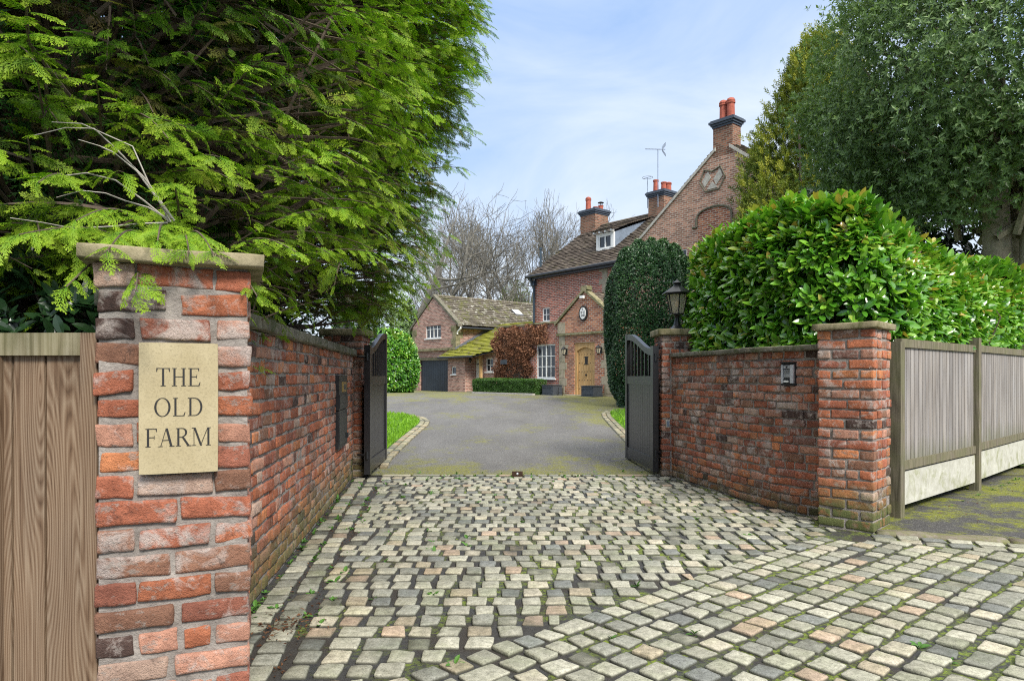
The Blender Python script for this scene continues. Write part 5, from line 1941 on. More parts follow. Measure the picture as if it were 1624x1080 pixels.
# skylight on the near slope
zs = lambda s_: CE + (s_ - C0) * sl_ + .17
def slab(mb, sa, sb, ta, tb, za, zb):
    mb.hexa([Hp(sa, ta, zs(sa) + za), Hp(sa, tb, zs(sa) + za), Hp(sb, tb, zs(sb) + za), Hp(sb, ta, zs(sb) + za),
             Hp(sa, ta, zs(sa) + zb), Hp(sa, tb, zs(sa) + zb), Hp(sb, tb, zs(sb) + zb), Hp(sb, ta, zs(sb) + zb)])


mb = MB(); slab(mb, 14.0, 14.5, 8.2, 8.85, -.05, .04); sk = mb.build('skylight', M['lead_dark'], coach)
mb = MB(); slab(mb, 14.04, 14.46, 8.25, 8.80, .044, .05); mb.build('pane', M['cream'], sk)
# lean-to between the two
mb = MB()
LW_ = (12.15, 12.6, 1.42, 1.86)
wall_holes(mb, 11.3, 12.95, .2, 2.5, 2.2, .25, [LW_])
hbox(mb, 11.3, 11.52, 2.45, 2.85, .2, 2.5)
mb.build('lean_to_wall', M['hb_barn'], coach)
mb = MB()
W1, W2, DR = (9.60, 10.25, 1.55, 2.3), (8.75, 9.38, 1.55, 2.3), (10.5, 11.24, .2, 2.3)
wall_holes(mb, 6.7, 11.3, .2, 2.75, 2.85, .25, [W1, W2, DR])
mb.build('lean_to_wall', M['hb_barn'], coach)
window(coach, *LW_[:2], 2.2, *LW_[2:], 1, 1, 1, True)
for w in (W1, W2):
    window(coach, *w[:2], 2.85, *w[2:], 1, 2, 2, True)
zb_ = .50
mb = MB()
for i in range(5):
    a = DR[0] + .05 + .64 * i / 5
    hbox(mb, a + .003, a + .125, 2.9, 2.95, zb_ + .05, 2.25)
hbox(mb, DR[0], DR[1], 2.935, 2.97, zb_, 2.3)
dd = mb.build('plank_door', M['cream'], coach)
mb = MB(); hbox(mb, DR[0] + .02, DR[1] - .1, 2.885, 2.9, 1.0, 1.05); hbox(mb, DR[0] + .02, DR[1] - .1, 2.885, 2.9, 1.95, 2.0); mb.build('strap_hinge', M['iron'], dd)
mb = MB(); hbox(mb, 10.33, 10.47, 2.55, 2.69, .3, 2.5); mb.build('oak_post', M['oak'], coach, col=True)
mb = MB(); hbox(mb, 10.3, 11.28, 2.3, 2.9, .3, .50); mb.build('door_step', M['sandstone'], coach)
LP0 = Hp(13.45, 1.92, 2.40)
ldv = norm(G3 + Z3 * .5)
LL = 4.6


def lclip(u_, v_):
    s_ = 13.45 - u_
    t_ = v_ / math.hypot(1, .5)
    return t_ > max(0, (10.2 - s_) * .5) and not (s_ > 12.98 and t_ > .9)


tiles('lean_to_roof', coach, LP0, -U3, ldv, 7.0, LL, .36, .2, M['slate_green'], .035, 95, lclip)
mb = MB()
mb.hexa([Hp(12.97, 2.0, 2.34), Hp(10.3, 2.0, 2.34), Hp(6.5, 3.9, 3.27), Hp(12.97, 3.9, 3.27), Hp(12.97, 2.0, 2.38), Hp(10.3, 2.0, 2.38), Hp(6.5, 3.9, 3.33), Hp(12.97, 3.9, 3.33)])
mb.build('roof_deck', M['fascia'], coach)
mb = MB(); mb.tube([Hp(13.5, 1.86, 2.36), Hp(10.2, 1.86, 2.36)], .06, 6); mb.build('gutter', M['fascia'], coach)
mb = MB(); mb.hexa([Hp(12.955, 2.7, 2.78), Hp(12.93, 2.7, 2.78), Hp(12.93, 5.2, 4.03), Hp(12.955, 5.2, 4.03), Hp(12.955, 2.7, 2.97), Hp(12.93, 2.7, 2.97), Hp(12.93, 5.2, 4.22), Hp(12.955, 5.2, 4.22)]); mb.build('lead_flashing', M['lead_dark'], coach)
wl = thing('porch_lantern', 'dark lantern hanging under the mossy lean-to roof by the cream plank door', 'lantern', Hp(10.9, 2.3, 2.2))
c = Hp(10.95, 2.3, 2.05)
mb = MB(); mb.lathe(c, [(.05, 0), (.09, .16), (.11, .17), (.03, .26), (.01, .36)], 6); mb.build('lamp_body', M['iron'], wl)
sp_ = thing('iron_post', 'slim iron pole standing before the pink brick lean-to wall', 'pole', Hp(12.2, 1.7, .42))
mb = MB(); mb.tube([Hp(12.4, 1.7, .38), Hp(12.4, 1.7, 1.2)], .022, 6); mb.tube([Hp(12.4, 1.7, 1.16), Hp(12.4, 1.7, 1.22)], .04, 6); mb.build('pole', M['iron'], sp_)
nb_ = thing('house_name_board', 'small dark nameplate half lost in the withered creeper', 'nameplate', Hp(4.75, -.3, 1.95))
mb = MB(); hbox(mb, 4.6, 5.05, -.34, -.31, 1.86, 2.06); mb.build('board', M['planter'], nb_)
# ------------------------------------------------------------------ leaves and sprays
def leaf_tpl(w=.34, fold=.10, droop=.16, petiole=.08):
    """a folded, drooping leaf along +x, length 1"""
    xs = [petiole, .30, .60, .85]
    ws = [.0, w * .42, w * .5, w * .30]
    V = [(0, 0, 0)]
    for x, q in zip(xs[1:], ws[1:]):
        z = -droop * x * x
        V += [(x, q, z + fold * q * 2), (x, 0, z), (x, -q, z + fold * q * 2)]
    V.append((1, 0, -droop))
    F = [(0, 2, 1), (0, 3, 2)]
    for i in range(2):
        a, b = 1 + 3 * i, 4 + 3 * i
        F += [(a, a + 1, b + 1), (a, b + 1, b), (a + 1, a + 2, b + 2), (a + 1, b + 2, b + 1)]
    F += [(7, 8, 10), (8, 9, 10)]
    return np.array(V, float), np.array(F)


LEAF = leaf_tpl(.42)
DIAMOND = (np.array([(0, 0, 0), (.45, .22, .07), (1, 0, -.05), (.45, -.22, .07)], float), np.array([(0, 2, 1), (0, 3, 2)]))


def spray_tpl(nb=8, lobes=3, ang=40, seed=0, wide=1.0):
    """flat cypress spray along +x, length 1: stem, alternate side shoots, each with narrow lobes. returns V, F, tip"""
    rs = np.random.RandomState(seed)
    V, F, T = [], [], []

    def tri(a, b, c, t):
        k = len(V)
        V.extend([a, b, c])
        T.extend(t)
        F.append((k, k + 1, k + 2))

    def shoot(p, d, L, tb):
        s = np.array([-d[1], d[0]])
        q = p + d * L
        w = .019
        tri(p - s * w * .6, p + s * w * .6, q, (tb, tb, 1))
        for i in range(lobes):
            f = (i + .45) / (lobes + .2)
            c = p + d * L * f
            l = L * (.40 * (1 - f) + .12) * rs.uniform(.8, 1.2)
            for sg in (1, -1):
                a = R(rs.uniform(30, 42)) * sg
                dd = d * math.cos(a) + s * math.sin(a)
                t_ = tb + (1 - tb) * f * .7
                tri(c - d * .033, c + d * .033, c + dd * l, (t_, t_, min(1, t_ + .4)))
    tri(np.array([0, -.010]), np.array([0, .010]), np.array([1., 0]), (0, 0, .6))
    for i in range(nb):
        f = .08 + .80 * i / (nb - 1)
        for sg in (1, -1):
            ff = f + (.045 if sg < 0 else 0)
            L = wide * (.44 * (1 - ff) ** .8 + .07) * rs.uniform(.5, 1.3) * (1 if f > .2 else .7)
            a = R(ang + rs.uniform(-7, 7)) * sg
            shoot(np.array([ff, 0.]), np.array([math.cos(a), math.sin(a)]), L, .05 + .5 * ff)
    shoot(np.array([.86, 0.]), np.array([1., 0.]), .16, .6)
    V = np.array(V)
    V[:, 1] += rs.uniform(-.28, .28) * V[:, 0] ** 2
    r2 = V[:, 0] ** 2 * rs.uniform(.1, .38) + np.abs(V[:, 1]) ** 1.5 * .55
    V3 = np.stack([V[:, 0], V[:, 1], -r2 + rs.normal(0, .006, len(V))], 1)
    return V3, np.array(F), np.array(T)


SPRAY = [spray_tpl(8, 3, 36 + 3 * s_ % 11, s_) for s_ in range(6)]
SPRAY_LO = [spray_tpl(6, 2, 40, 10 + s_, 1.1) for s_ in range(3)]


def to_px(P):
    return 812 + 1083 * P[..., 0] / np.maximum(P[..., 1], .05), 597 - 1083 * (P[..., 2] - EYE) / np.maximum(P[..., 1], .05)


def conifer(name, label, trunk, ctr, rad, n_clump, blen, ssize, zmin, seed, keep=None, inner=250, trunk_h=9, trunk_r=.22, group=None, noise_amp=.2, extra=(), gap=-.12, lift=0.0):
    rs = np.random.RandomState(seed)
    ctr, rad = np.array(ctr), np.array(rad)
    root = thing(name, label, 'tree', (trunk[0], trunk[1], 0), group)
    mb = MB()
    mb.tube([(trunk[0], trunk[1], -.05), (trunk[0], trunk[1], .5), (trunk[0] + .05, trunk[1] - .03, 3), (trunk[0], trunk[1], trunk_h)], [trunk_r * 1.3, trunk_r, trunk_r * .8, .05], 9)
    mb.build('trunk', M['bark_conifer'], root)
    br = MB()
    f_, up_, p_, sc_, tn_, lo_, ts_ = [], [], [], [], [], [], []
    cnt = 0
    tries = 0
    while cnt < n_clump and tries < n_clump * 12:
        tries += 1
        d = norm(rs.normal(size=3))
        rr = 1 + noise_amp * float(wob(d[None] * 2.2, seed + 3, 1.0)[0])
        shell = rs.choice([1.0, .86, .70], p=[.62, .25, .13])
        P = ctr + d * rad * rr * shell
        if P[2] < zmin(P[0], P[1]):
            continue
        if keep is not None and not keep(P, d):
            continue
        if shell > .9 and float(wob((d * rad / 1.6)[None], seed + 17, 1.5)[0]) < gap and rs.rand() < .85:
            continue
        cnt += 1
        out_ = norm(np.array([d[0] * .9, d[1] * .9, max(-.15, d[2]) * .35]) + rs.normal(0, .28, 3) * np.array([1, 1, .5]))
        L = blen * rs.uniform(.65, 1.25)
        droop = rs.uniform(.05, .45)
        B0 = P - out_ * L * .8
        sN = 5
        sl = norm(np.cross(out_, (0, 0, 1)))
        pts = []
        for i in range(sN + 1):
            f = i / sN
            pts.append(B0 + out_ * L * f + np.array([0, 0, -droop * L * f * f + .16 * L * f]))
        pts = np.array(pts)
        if shell > .8 or rs.rand() < .6:
            br.tube(pts, np.linspace(.010, .003, sN + 1) * (blen / .6), 3, False)
        if rs.rand() < .5:
            ip = np.array([trunk[0], trunk[1], P[2] - rs.uniform(-.3, .9)])
            ip = B0 + (ip - B0) * rs.uniform(.4, .95)
            mid = (ip + B0) / 2 + rs.normal(0, .12, 3)
            br.tube([ip, mid, B0], [.026 * blen / .6, .018 * blen / .6, .009 * blen / .6], 4, False)
        tb = rs.uniform(0, 1)
        tone = lift + .08 + .72 * tb ** 2.2 + .15 * max(d[2], -.2) + {1.0: .08, .86: -.12, .70: -.3}[shell]  # inner shells tinted darker: painted shade that gives the crown depth
        for i in range(1, sN + 1):
            T = norm(pts[i] - pts[i - 1])
            for sg in (1, -1):
                if i == sN and sg < 0:
                    continue
                a = R(rs.uniform(32, 62)) * sg if i < sN else R(rs.uniform(-8, 8))
                fd = norm(T * math.cos(a) + sl * math.sin(a) + np.array([0, 0, -rs.uniform(-.1, .42)]))
                nrm = norm(np.array([0, 0, 1.0]) + rs.normal(0, .6, 3) + out_ * .35)
                f_.append(fd); up_.append(nrm); p_.append(pts[i])
                sc_.append(ssize * rs.uniform(.55, 1.25) * (1.0 - .25 * i / sN))
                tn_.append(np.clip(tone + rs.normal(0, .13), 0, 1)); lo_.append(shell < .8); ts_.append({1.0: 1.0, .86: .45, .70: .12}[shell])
    for _ in range(inner):                            # sparse inner foliage: dead brown bits, and shade painted into the tint
        d = norm(rs.normal(size=3))
        P = ctr + d * rad * rs.uniform(.35, .75)
        if P[2] < zmin(P[0], P[1]) + .1 or (keep is not None and not keep(P, d)):
            continue
        for _k in range(5):
            f_.append(norm(d + rs.normal(0, .6, 3) - np.array([0, 0, .3]))); up_.append(norm(rs.normal(0, .5, 3) + np.array([0, 0, 1])))
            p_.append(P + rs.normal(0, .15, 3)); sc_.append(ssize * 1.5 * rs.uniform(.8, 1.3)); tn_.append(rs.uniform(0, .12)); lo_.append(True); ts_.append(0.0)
    for _ in range(int(n_clump * .22)):              # thin bare twigs showing in the gaps
        d = norm(rs.normal(size=3))
        P = ctr + d * rad * rs.uniform(.72, .97)
        if P[2] < zmin(P[0], P[1]) - .15 or (keep is not None and not keep(P, d)):
            continue
        q = norm(d * np.array([1, 1, .2]) + rs.normal(0, .7, 3))
        l = rs.uniform(.25, .6) * blen / .5
        sd2 = rs.normal(0, .12, 3)
        br.tube([P - q * l, P - q * l * .4 + sd2 * .5, P + sd2 * .3 - np.array([0, 0, .05])], [.0065, .005, .0025], 3, False)
    for (bx, by, bz), (tx, ty, td), L_ in extra:          # single low branches reaching out over the wall
        b = np.array([bx, by, bz])
        tp = np.array([(tx - 812) / 1083 * td, td, EYE + (597 - ty) / 1083 * td])
        n_s = max(5, int(np.linalg.norm(tp - b) / .06))
        pts = np.array([b * (1 - f) + tp * f + np.array([0, 0, .06 * math.sin(f * 3.14)]) for f in np.linspace(0, 1, n_s + 1)])
        br.tube(pts, np.linspace(.006, .002, n_s + 1), 4, False)
        for i in range(1, n_s + 1):
            T = norm(pts[i] - pts[i - 1])
            sl = norm(np.cross(T, (0, 0, 1)))
            for sg in ((1, -1) if i < n_s else (1,)):
                a = R(rs.uniform(28, 55)) * sg if i < n_s else 0
                f_.append(norm(T * math.cos(a) + sl * math.sin(a) - np.array([0, 0, rs.uniform(.0, .45)])))
                up_.append(norm(np.array([0, -.35, 1.0]) + rs.normal(0, .5, 3))); p_.append(pts[i])
                sc_.append(.85 * L_ * rs.uniform(.5, 1.1)); tn_.append(rs.uniform(.35, .8)); lo_.append(False); ts_.append(1.0)
    f_, up_, p_, sc_, tn_, lo_, ts_ = map(np.array, (f_, up_, p_, sc_, tn_, lo_, ts_))
    Mx = frames(f_, up_) * sc_[:, None, None]
    Vs, Fs, tips, tints = [], [], [], []
    off = 0
    pick = rs.randint(0, 12, len(f_))
    far = lo_ | (np.linalg.norm(p_ - np.array([0, 0, EYE]), axis=1) > 9.5)
    for lo, bank in ((False, SPRAY), (True, SPRAY_LO)):
        for j, (TV, TF, TT) in enumerate(bank):
            q = np.where((far == lo) & (pick % len(bank) == j))[0]
            if not len(q):
                continue
            V, F = bake(TV, TF, Mx[q], p_[q])
            Vs.append(V); Fs.append(F + off); off += len(V)
            tips.append((TT[None] * ts_[q][:, None]).reshape(-1)); tints.append(np.repeat(tn_[q], len(TV)))
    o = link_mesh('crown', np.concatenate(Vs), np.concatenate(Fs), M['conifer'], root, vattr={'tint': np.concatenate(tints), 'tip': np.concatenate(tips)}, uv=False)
    br.build('branches', M['bark_conifer'], root)
    return root, len(f_)


# the big cypress behind the left wall: one tree at the near end, one filling the middle, one by the gate
def wall_x(y):
    return np.interp(y, [2.6, 8.9], [-1.35, -2.06])


def zm1(x, y):
    return 1.62 if x > -1.45 or y < 2.6 else 1.35


def zm2(x, y):
    return float(np.interp(y, [4, 6, 7, 8], [2.38, 2.22, 1.95, 1.80 if x > -1.45 else 1.95])) if x > wall_x(y) - .45 else .9


keepcam = lambda P, d: (P[1] > .9) and (np.dot(d, norm(np.array([0, 0, EYE]) - P)) > -.45 or P[0] > -2.2)
OVER = [((-1.55, 2.9, 1.82), (30, 372, 1.95), .15), ((-1.5, 2.8, 1.80), (105, 455, 1.98), .15), ((-1.5, 2.8, 1.80), (215, 462, 2.0), .13),
        ((-1.4, 2.9, 1.84), (300, 402, 2.1), .13), ((-1.35, 3.0, 1.85), (408, 470, 2.2), .10), ((-1.3, 3.1, 1.86), (470, 400, 2.7), .15),
        ((-1.5, 2.8, 1.84), (170, 398, 2.03), .13), ((-1.45, 2.85, 1.86), (250, 382, 2.08), .13), ((-1.4, 2.9, 1.87), (340, 405, 2.14), .13), ((-1.5, 2.8, 1.9), (120, 350, 2.1), .14),
        ((-1.7, 2.7, 2.0), (60, 290, 2.1), .14), ((-1.5, 3.1, 1.95), (270, 290, 2.4), .16), ((-1.4, 3.4, 1.95), (560, 330, 3.2), .20),
        ((-1.4, 3.6, 2.1), (540, 235, 3.1), .21), ((-1.6, 3.2, 2.2), (350, 250, 2.7), .17), ((-1.6, 3.4, 2.4), (420, 90, 2.9), .18),
        ((-1.8, 3.0, 2.3), (150, 120, 2.5), .17), ((-1.9, 2.8, 2.2), (40, 40, 2.3), .17), ((-1.4, 3.9, 1.9), (600, 400, 3.8), .2)]
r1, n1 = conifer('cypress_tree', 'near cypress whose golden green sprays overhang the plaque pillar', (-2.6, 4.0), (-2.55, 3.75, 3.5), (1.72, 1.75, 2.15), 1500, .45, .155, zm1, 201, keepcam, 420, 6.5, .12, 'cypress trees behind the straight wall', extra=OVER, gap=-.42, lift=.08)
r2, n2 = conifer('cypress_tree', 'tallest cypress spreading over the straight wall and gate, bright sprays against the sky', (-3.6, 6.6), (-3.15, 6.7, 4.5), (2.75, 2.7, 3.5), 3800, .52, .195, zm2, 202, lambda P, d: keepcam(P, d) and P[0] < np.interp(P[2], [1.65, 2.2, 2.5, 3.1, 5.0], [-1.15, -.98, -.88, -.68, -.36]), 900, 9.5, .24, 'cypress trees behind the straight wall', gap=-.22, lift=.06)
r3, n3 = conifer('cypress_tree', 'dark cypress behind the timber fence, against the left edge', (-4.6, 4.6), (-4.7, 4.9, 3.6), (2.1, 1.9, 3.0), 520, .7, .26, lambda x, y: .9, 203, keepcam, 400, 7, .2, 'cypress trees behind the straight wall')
print('sprays', n1, n2, n3)
dt = thing('dead_branch', 'bare bleached twig caught in the cypress above the fence', 'branch', (-1.75, 2.55, 1.7))
mb = MB()
rs = np.random.RandomState(4)
base = np.array([-1.38, 2.75, 1.93])
for tip, bend in (((-1.80, 2.55, 2.03), .10), ((-1.66, 2.5, 2.22), .14), ((-1.74, 2.5, 2.18), .16), ((-1.86, 2.5, 1.88), -.03), ((-1.58, 2.5, 2.17), .08), ((-1.70, 2.55, 1.97), .05)):
    tip = np.array(tip)
    pts = [base * (1 - f) + tip * f + np.array([0, 0, bend * math.sin(f * 3.14)]) + rs.normal(0, .008, 3) for f in np.linspace(0, 1, 6)]
    mb.tube(pts, np.linspace(.0038, .0015, 6), 4)
mb.build('twig', M['bark_dead'], dt)


def shrub_shoots(P, N, rs, n_leaf, lsize, spread=.75, up=.45, tint_fn=None, tpl=None):
    """whorls of leaves at points P pointing about N. returns V, F, tint"""
    tpl = tpl or LEAF
    k = len(P)
    ax = norm(N + np.array([0, 0, up]) + rs.normal(0, .28, (k, 3)))
    a = norm(np.cross(ax, rs.normal(size=(k, 3))))
    b = np.cross(ax, a)
    f_, u_, p_, s_, t_ = [], [], [], [], []
    base = rs.uniform(0, 1, k)
    for i in range(n_leaf):
        ang = i * 2.4 + rs.uniform(-.4, .4, k)
        el = spread * (1 - .55 * i / n_leaf) + rs.normal(0, .12, k)
        r_ = np.cos(ang)[:, None] * a + np.sin(ang)[:, None] * b
        d = norm(r_ * np.sin(el * 1.57)[:, None] + ax * np.cos(el * 1.57)[:, None])
        f_.append(d); u_.append(ax + r_ * -.1 + np.array([0, 0, .4]))
        p_.append(P + ax * (lsize * .55 * i / n_leaf - lsize * .2)[..., None] if np.ndim(lsize) else P + ax * (lsize * .55 * i / n_leaf - lsize * .2))
        s_.append(lsize * rs.uniform(.6, 1.25, k))
        t_.append(np.clip(base * .45 + .32 * i / n_leaf + rs.normal(0, .13, k) + (tint_fn(P, N) if tint_fn is not None else 0), 0, 1))
    f_, u_, p_, s_, t_ = (np.concatenate(v_) for v_ in (f_, u_, p_, s_, t_))
    V, F = bake(*tpl, frames(f_, u_) * s_[:, None, None], p_)
    return V, F, np.repeat(t_, len(tpl[0]))


def merge(parts):
    Vs, Fs, Ts, off = [], [], [], 0
    for V, F, T in parts:
        Vs.append(V); Fs.append(F + off); Ts.append(T); off += len(V)
    return np.concatenate(Vs), np.concatenate(Fs), np.concatenate(Ts)


# ------------------------------------------------------------------ the laurel hedge
def poly_at(poly, n, rs):
    P = np.array(poly)
    Q = np.roll(P, -1, 0)
    seg = np.linalg.norm(Q - P, axis=1)
    i = rs.choice(len(P), n, p=seg / seg.sum())
    f = rs.uniform(0, 1, n)[:, None]
    d = norm(Q[i] - P[i])
    return P[i] * (1 - f) + Q[i] * f, np.stack([d[:, 1], -d[:, 0]], 1)


def inside(poly, X):
    P = np.array(poly)
    c = np.zeros(len(X), bool)
    j = len(P) - 1
    for i in range(len(P)):
        a, b = P[i], P[j]
        cond = ((a[1] > X[:, 1]) != (b[1] > X[:, 1])) & (X[:, 0] < (b[0] - a[0]) * (X[:, 1] - a[1]) / (b[1] - a[1] + 1e-12) + a[0])
        c ^= cond
        j = i
    return c


HEDGE = [(2.45, 9.35), (2.42, 8.75), (2.52, 8.1), (2.70, 7.4), (2.95, 6.85), (3.35, 6.62), (3.72, 6.72), (5.25, 8.02), (7.2, 9.75), (9.2, 11.6), (8.2, 12.6), (5.5, 11.0), (3.4, 10.2)]


def hedge_top(x, y):
    """height of the clipped top"""
    d = np.hypot(x - 3.3, y - 6.7)
    df = (x - 3.35) * -.648 + (y - 6.62) * .762
    return 2.98 - np.interp(x, [4, 6], [.36, .22]) * np.clip(1 - df / 1.1, 0, 1) * np.clip((x - 3.5) / .7, 0, 1) + .10 * np.clip(1.6 - d, -1, 1) + np.where(x < 3.0, .04 * (y - 6.7), 0) + .05 * np.clip(x - 5.0, 0, 4)


rs = np.random.RandomState(31)
hd = thing('laurel_hedge', 'glossy bright green laurel hedge rising behind the curved wall and grey fence', 'hedge', (4.5, 8.5, 0))
parts = []
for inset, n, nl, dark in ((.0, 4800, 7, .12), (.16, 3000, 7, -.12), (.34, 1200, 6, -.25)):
    Q2, Nn = poly_at(HEDGE, n, rs)
    h = rs.uniform(0, 1, n) ** .9
    zt = hedge_top(Q2[:, 0], Q2[:, 1])
    zb = np.where(Q2[:, 0] < 3.2, 1.40, 1.58)
    z = zb + (zt - zb) * h
    rnd = np.clip((z - (zt - .75)) / .75, 0, 1)
    ins = .42 * (1 - np.sqrt(np.clip(1 - rnd ** 2, 0, 1))) + inset
    bul = .10 * wob(np.stack([Q2[:, 0], Q2[:, 1], z], 1), 77, 1.6)
    low = np.clip((1.62 - z) / .3, 0, 1) * np.where((Q2[:, 0] < 3.2), .12, .0)
    P = np.stack([Q2[:, 0] - Nn[:, 0] * (ins - bul + low), Q2[:, 1] - Nn[:, 1] * (ins - bul + low), z], 1)
    N3 = np.concatenate([Nn * np.sqrt(np.clip(1 - rnd ** 2, .0, 1))[:, None], rnd[:, None]], 1)
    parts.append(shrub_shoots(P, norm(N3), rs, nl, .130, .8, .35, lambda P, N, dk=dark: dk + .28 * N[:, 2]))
n = 8500
X = np.stack([rs.uniform(2.3, 9.3, n), rs.uniform(6.5, 12.6, n)], 1)
X = X[inside(HEDGE, X)]
z = hedge_top(X[:, 0], X[:, 1]) - rs.choice([0, .12, .3], len(X), p=[.6, .25, .15]) + .07 * wob(np.stack([X[:, 0], X[:, 1], X[:, 0] * 0], 1), 78, 2.0)
dmin = np.min([np.linalg.norm(X - np.array(q), axis=1) for q in HEDGE], axis=0)
z -= np.clip(.35 - dmin, 0, .35) * .6
P = np.stack([X[:, 0], X[:, 1], z], 1)
parts.append(shrub_shoots(P, np.tile((0, 0, 1.0), (len(P), 1)), rs, 7, .14, .72, .3, lambda P, N: np.full(len(P), .25)))
V, F, T = merge(parts)
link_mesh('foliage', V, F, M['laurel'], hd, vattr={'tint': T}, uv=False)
mb = MB()
for i in range(260):
    X = np.array([rs.uniform(2.5, 8.5), rs.uniform(6.8, 12)])
    if not inside(HEDGE, X[None])[0]:
        continue
    d = norm(rs.normal(0, .35, 3) + np.array([0, 0, 1]))
    b = np.array([X[0], X[1], 0.0])
    b = b * .6 + np.array([5.6, 9.6, 0]) * .4
    d = norm(rs.normal(0, .15, 3) + np.array([0, 0, 1]))
    mb.tube([b, b + d * 1.2, b + d * 2.0 + rs.normal(0, .06, 3), b + d * 2.3], [.022, .016, .01, .004], 4, False)
mb.build('stems', M['bark_dark'], hd)


# ------------------------------------------------------------------ clipped and wild shrubs
def ellipsoid_shrub(name, label, cat, ctr, rad, n, lsize, mat, seed, nl=5, zmin=0.0, noise_amp=.06, tpl=None, shape=2.0, layers=((1.0, .6), (.9, .25), (.78, .15)), dark=.0, parent=None, cname='foliage', stem=True, face=True, bot=None):
    rs = np.random.RandomState(seed)
    ctr, rad = np.array(ctr), np.array(rad)
    root = parent or thing(name, label, cat, (ctr[0], ctr[1], zmin))
    d = norm(rs.normal(size=(n, 3)))
    if face:        # nothing is planted on the far side that no view reaches
        tocam = norm(np.array([0, 0, EYE]) - ctr)
        d = d[(d @ tocam) > -.45]
    k = len(d)
    # superellipsoid
    q = np.abs(d) ** shape
    s = (q.sum(1)) ** (-1 / shape)
    sh = rs.choice([l[0] for l in layers], k, p=[l[1] for l in layers])
    nz = 1 + noise_amp * wob(d * 3.0, seed + 5, 1.2)
    P = ctr + d * s[:, None] * rad * (sh * nz)[:, None]
    ok = P[:, 2] > zmin + .02
    P, d, sh = P[ok], d[ok], sh[ok]
    N = norm(d / rad * np.mean(rad))
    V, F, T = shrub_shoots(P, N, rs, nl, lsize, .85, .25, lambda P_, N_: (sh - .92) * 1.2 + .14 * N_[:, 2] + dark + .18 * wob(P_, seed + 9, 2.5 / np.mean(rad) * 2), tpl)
    link_mesh(cname, V, F, M[mat], root, vattr={'tint': T}, uv=False)
    if stem:
        mb = MB()
        for i in range(14):
            a = rs.uniform(0, 6.28)
            r_ = rs.uniform(.05, .8)
            tip = np.array([ctr[0] + rad[0] * .75 * r_ * math.cos(a), ctr[1] + rad[1] * .75 * r_ * math.sin(a), ctr[2] + rad[2] * rs.uniform(-.2, .6)])
            b = np.array([ctr[0] + .1 * math.cos(a), ctr[1] + .1 * math.sin(a), zmin - .05])
            mb.tube([b, (b + tip) / 2 + rs.normal(0, .05, 3), tip], [.04, .03, .01], 5, False)
        mb.build('stems', M['bark_dark'], root)
    return root


zh = tz(21.5)
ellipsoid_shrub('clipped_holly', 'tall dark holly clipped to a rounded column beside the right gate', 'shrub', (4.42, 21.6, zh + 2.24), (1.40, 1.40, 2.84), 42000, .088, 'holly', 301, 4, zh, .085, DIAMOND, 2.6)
ellipsoid_shrub('box_hedge', 'low clipped box hedge along the foot of the creeper wall', 'hedge', Hp(4.05, -.62, tz(30) + .22), (1.62, 1.95, .42), 100, .04, 'box', 302, 4, tz(30), .03, DIAMOND, 6)
# the box hedge follows the wall: long straight block
bh = [o for o in COL.objects if o.name.startswith('box_hedge')][0]
for ch in list(bh.children):
    bpy.data.objects.remove(ch)
rs = np.random.RandomState(33)
n = 9000
sv = rs.uniform(1.98, 6.25, n); tv = rs.uniform(-.98, -.30, n); zv = rs.uniform(0, .62, n)
face = rs.choice(4, n, p=[.55, .35, .05, .05])
tv[face == 0] = -.98; zv[face == 1] = .62; sv[face == 2] = 1.98; sv[face == 3] = 6.25
P = np.array([Hp(a, b, 0) for a, b in zip(sv, tv)])
P[:, 2] = tzv(P[:, 1]) + zv
N = np.where((face == 0)[:, None], -G3, np.where((face == 1)[:, None], Z3, np.where((face == 2)[:, None], -U3, U3)))
e_ = np.minimum(.62 - zv, .18)
P += N * (.05 * wob(P, 9, 3.0))[:, None]
P[:, 2] -= np.where(face == 1, np.clip(.15 - (tv + .98), 0, .15) * .7, 0)
V, F, T = shrub_shoots(P, N, rs, 4, .06, .85, .3, lambda P_, N_: .25 * N_[:, 2], DIAMOND)
link_mesh('foliage', V, F, M['box'], bh, vattr={'tint': T}, uv=False)
mb = MB(); hbox(mb, 2.1, 6.1, -.84, -.4, tz(30) - .02, tz(30) + .42); mb.build('inner_twigs', M['bark_dark'], bh)

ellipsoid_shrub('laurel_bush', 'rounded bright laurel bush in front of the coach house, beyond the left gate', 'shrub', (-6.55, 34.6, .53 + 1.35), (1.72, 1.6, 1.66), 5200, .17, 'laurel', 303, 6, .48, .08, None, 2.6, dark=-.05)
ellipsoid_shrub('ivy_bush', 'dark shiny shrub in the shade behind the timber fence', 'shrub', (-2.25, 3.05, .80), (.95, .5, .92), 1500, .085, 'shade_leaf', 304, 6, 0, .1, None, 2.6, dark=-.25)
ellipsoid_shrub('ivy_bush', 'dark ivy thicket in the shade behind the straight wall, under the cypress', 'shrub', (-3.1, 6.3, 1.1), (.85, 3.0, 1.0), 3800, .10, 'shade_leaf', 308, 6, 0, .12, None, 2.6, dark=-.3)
ellipsoid_shrub('garden_shrub', 'dark leafy shrub directly behind the left gate pillar', 'shrub', (-3.25, 10.7, 1.3), (1.15, 1.0, 1.6), 2600, .09, 'shade_leaf', 309, 6, 0, .12, None, 2.3, dark=.1)
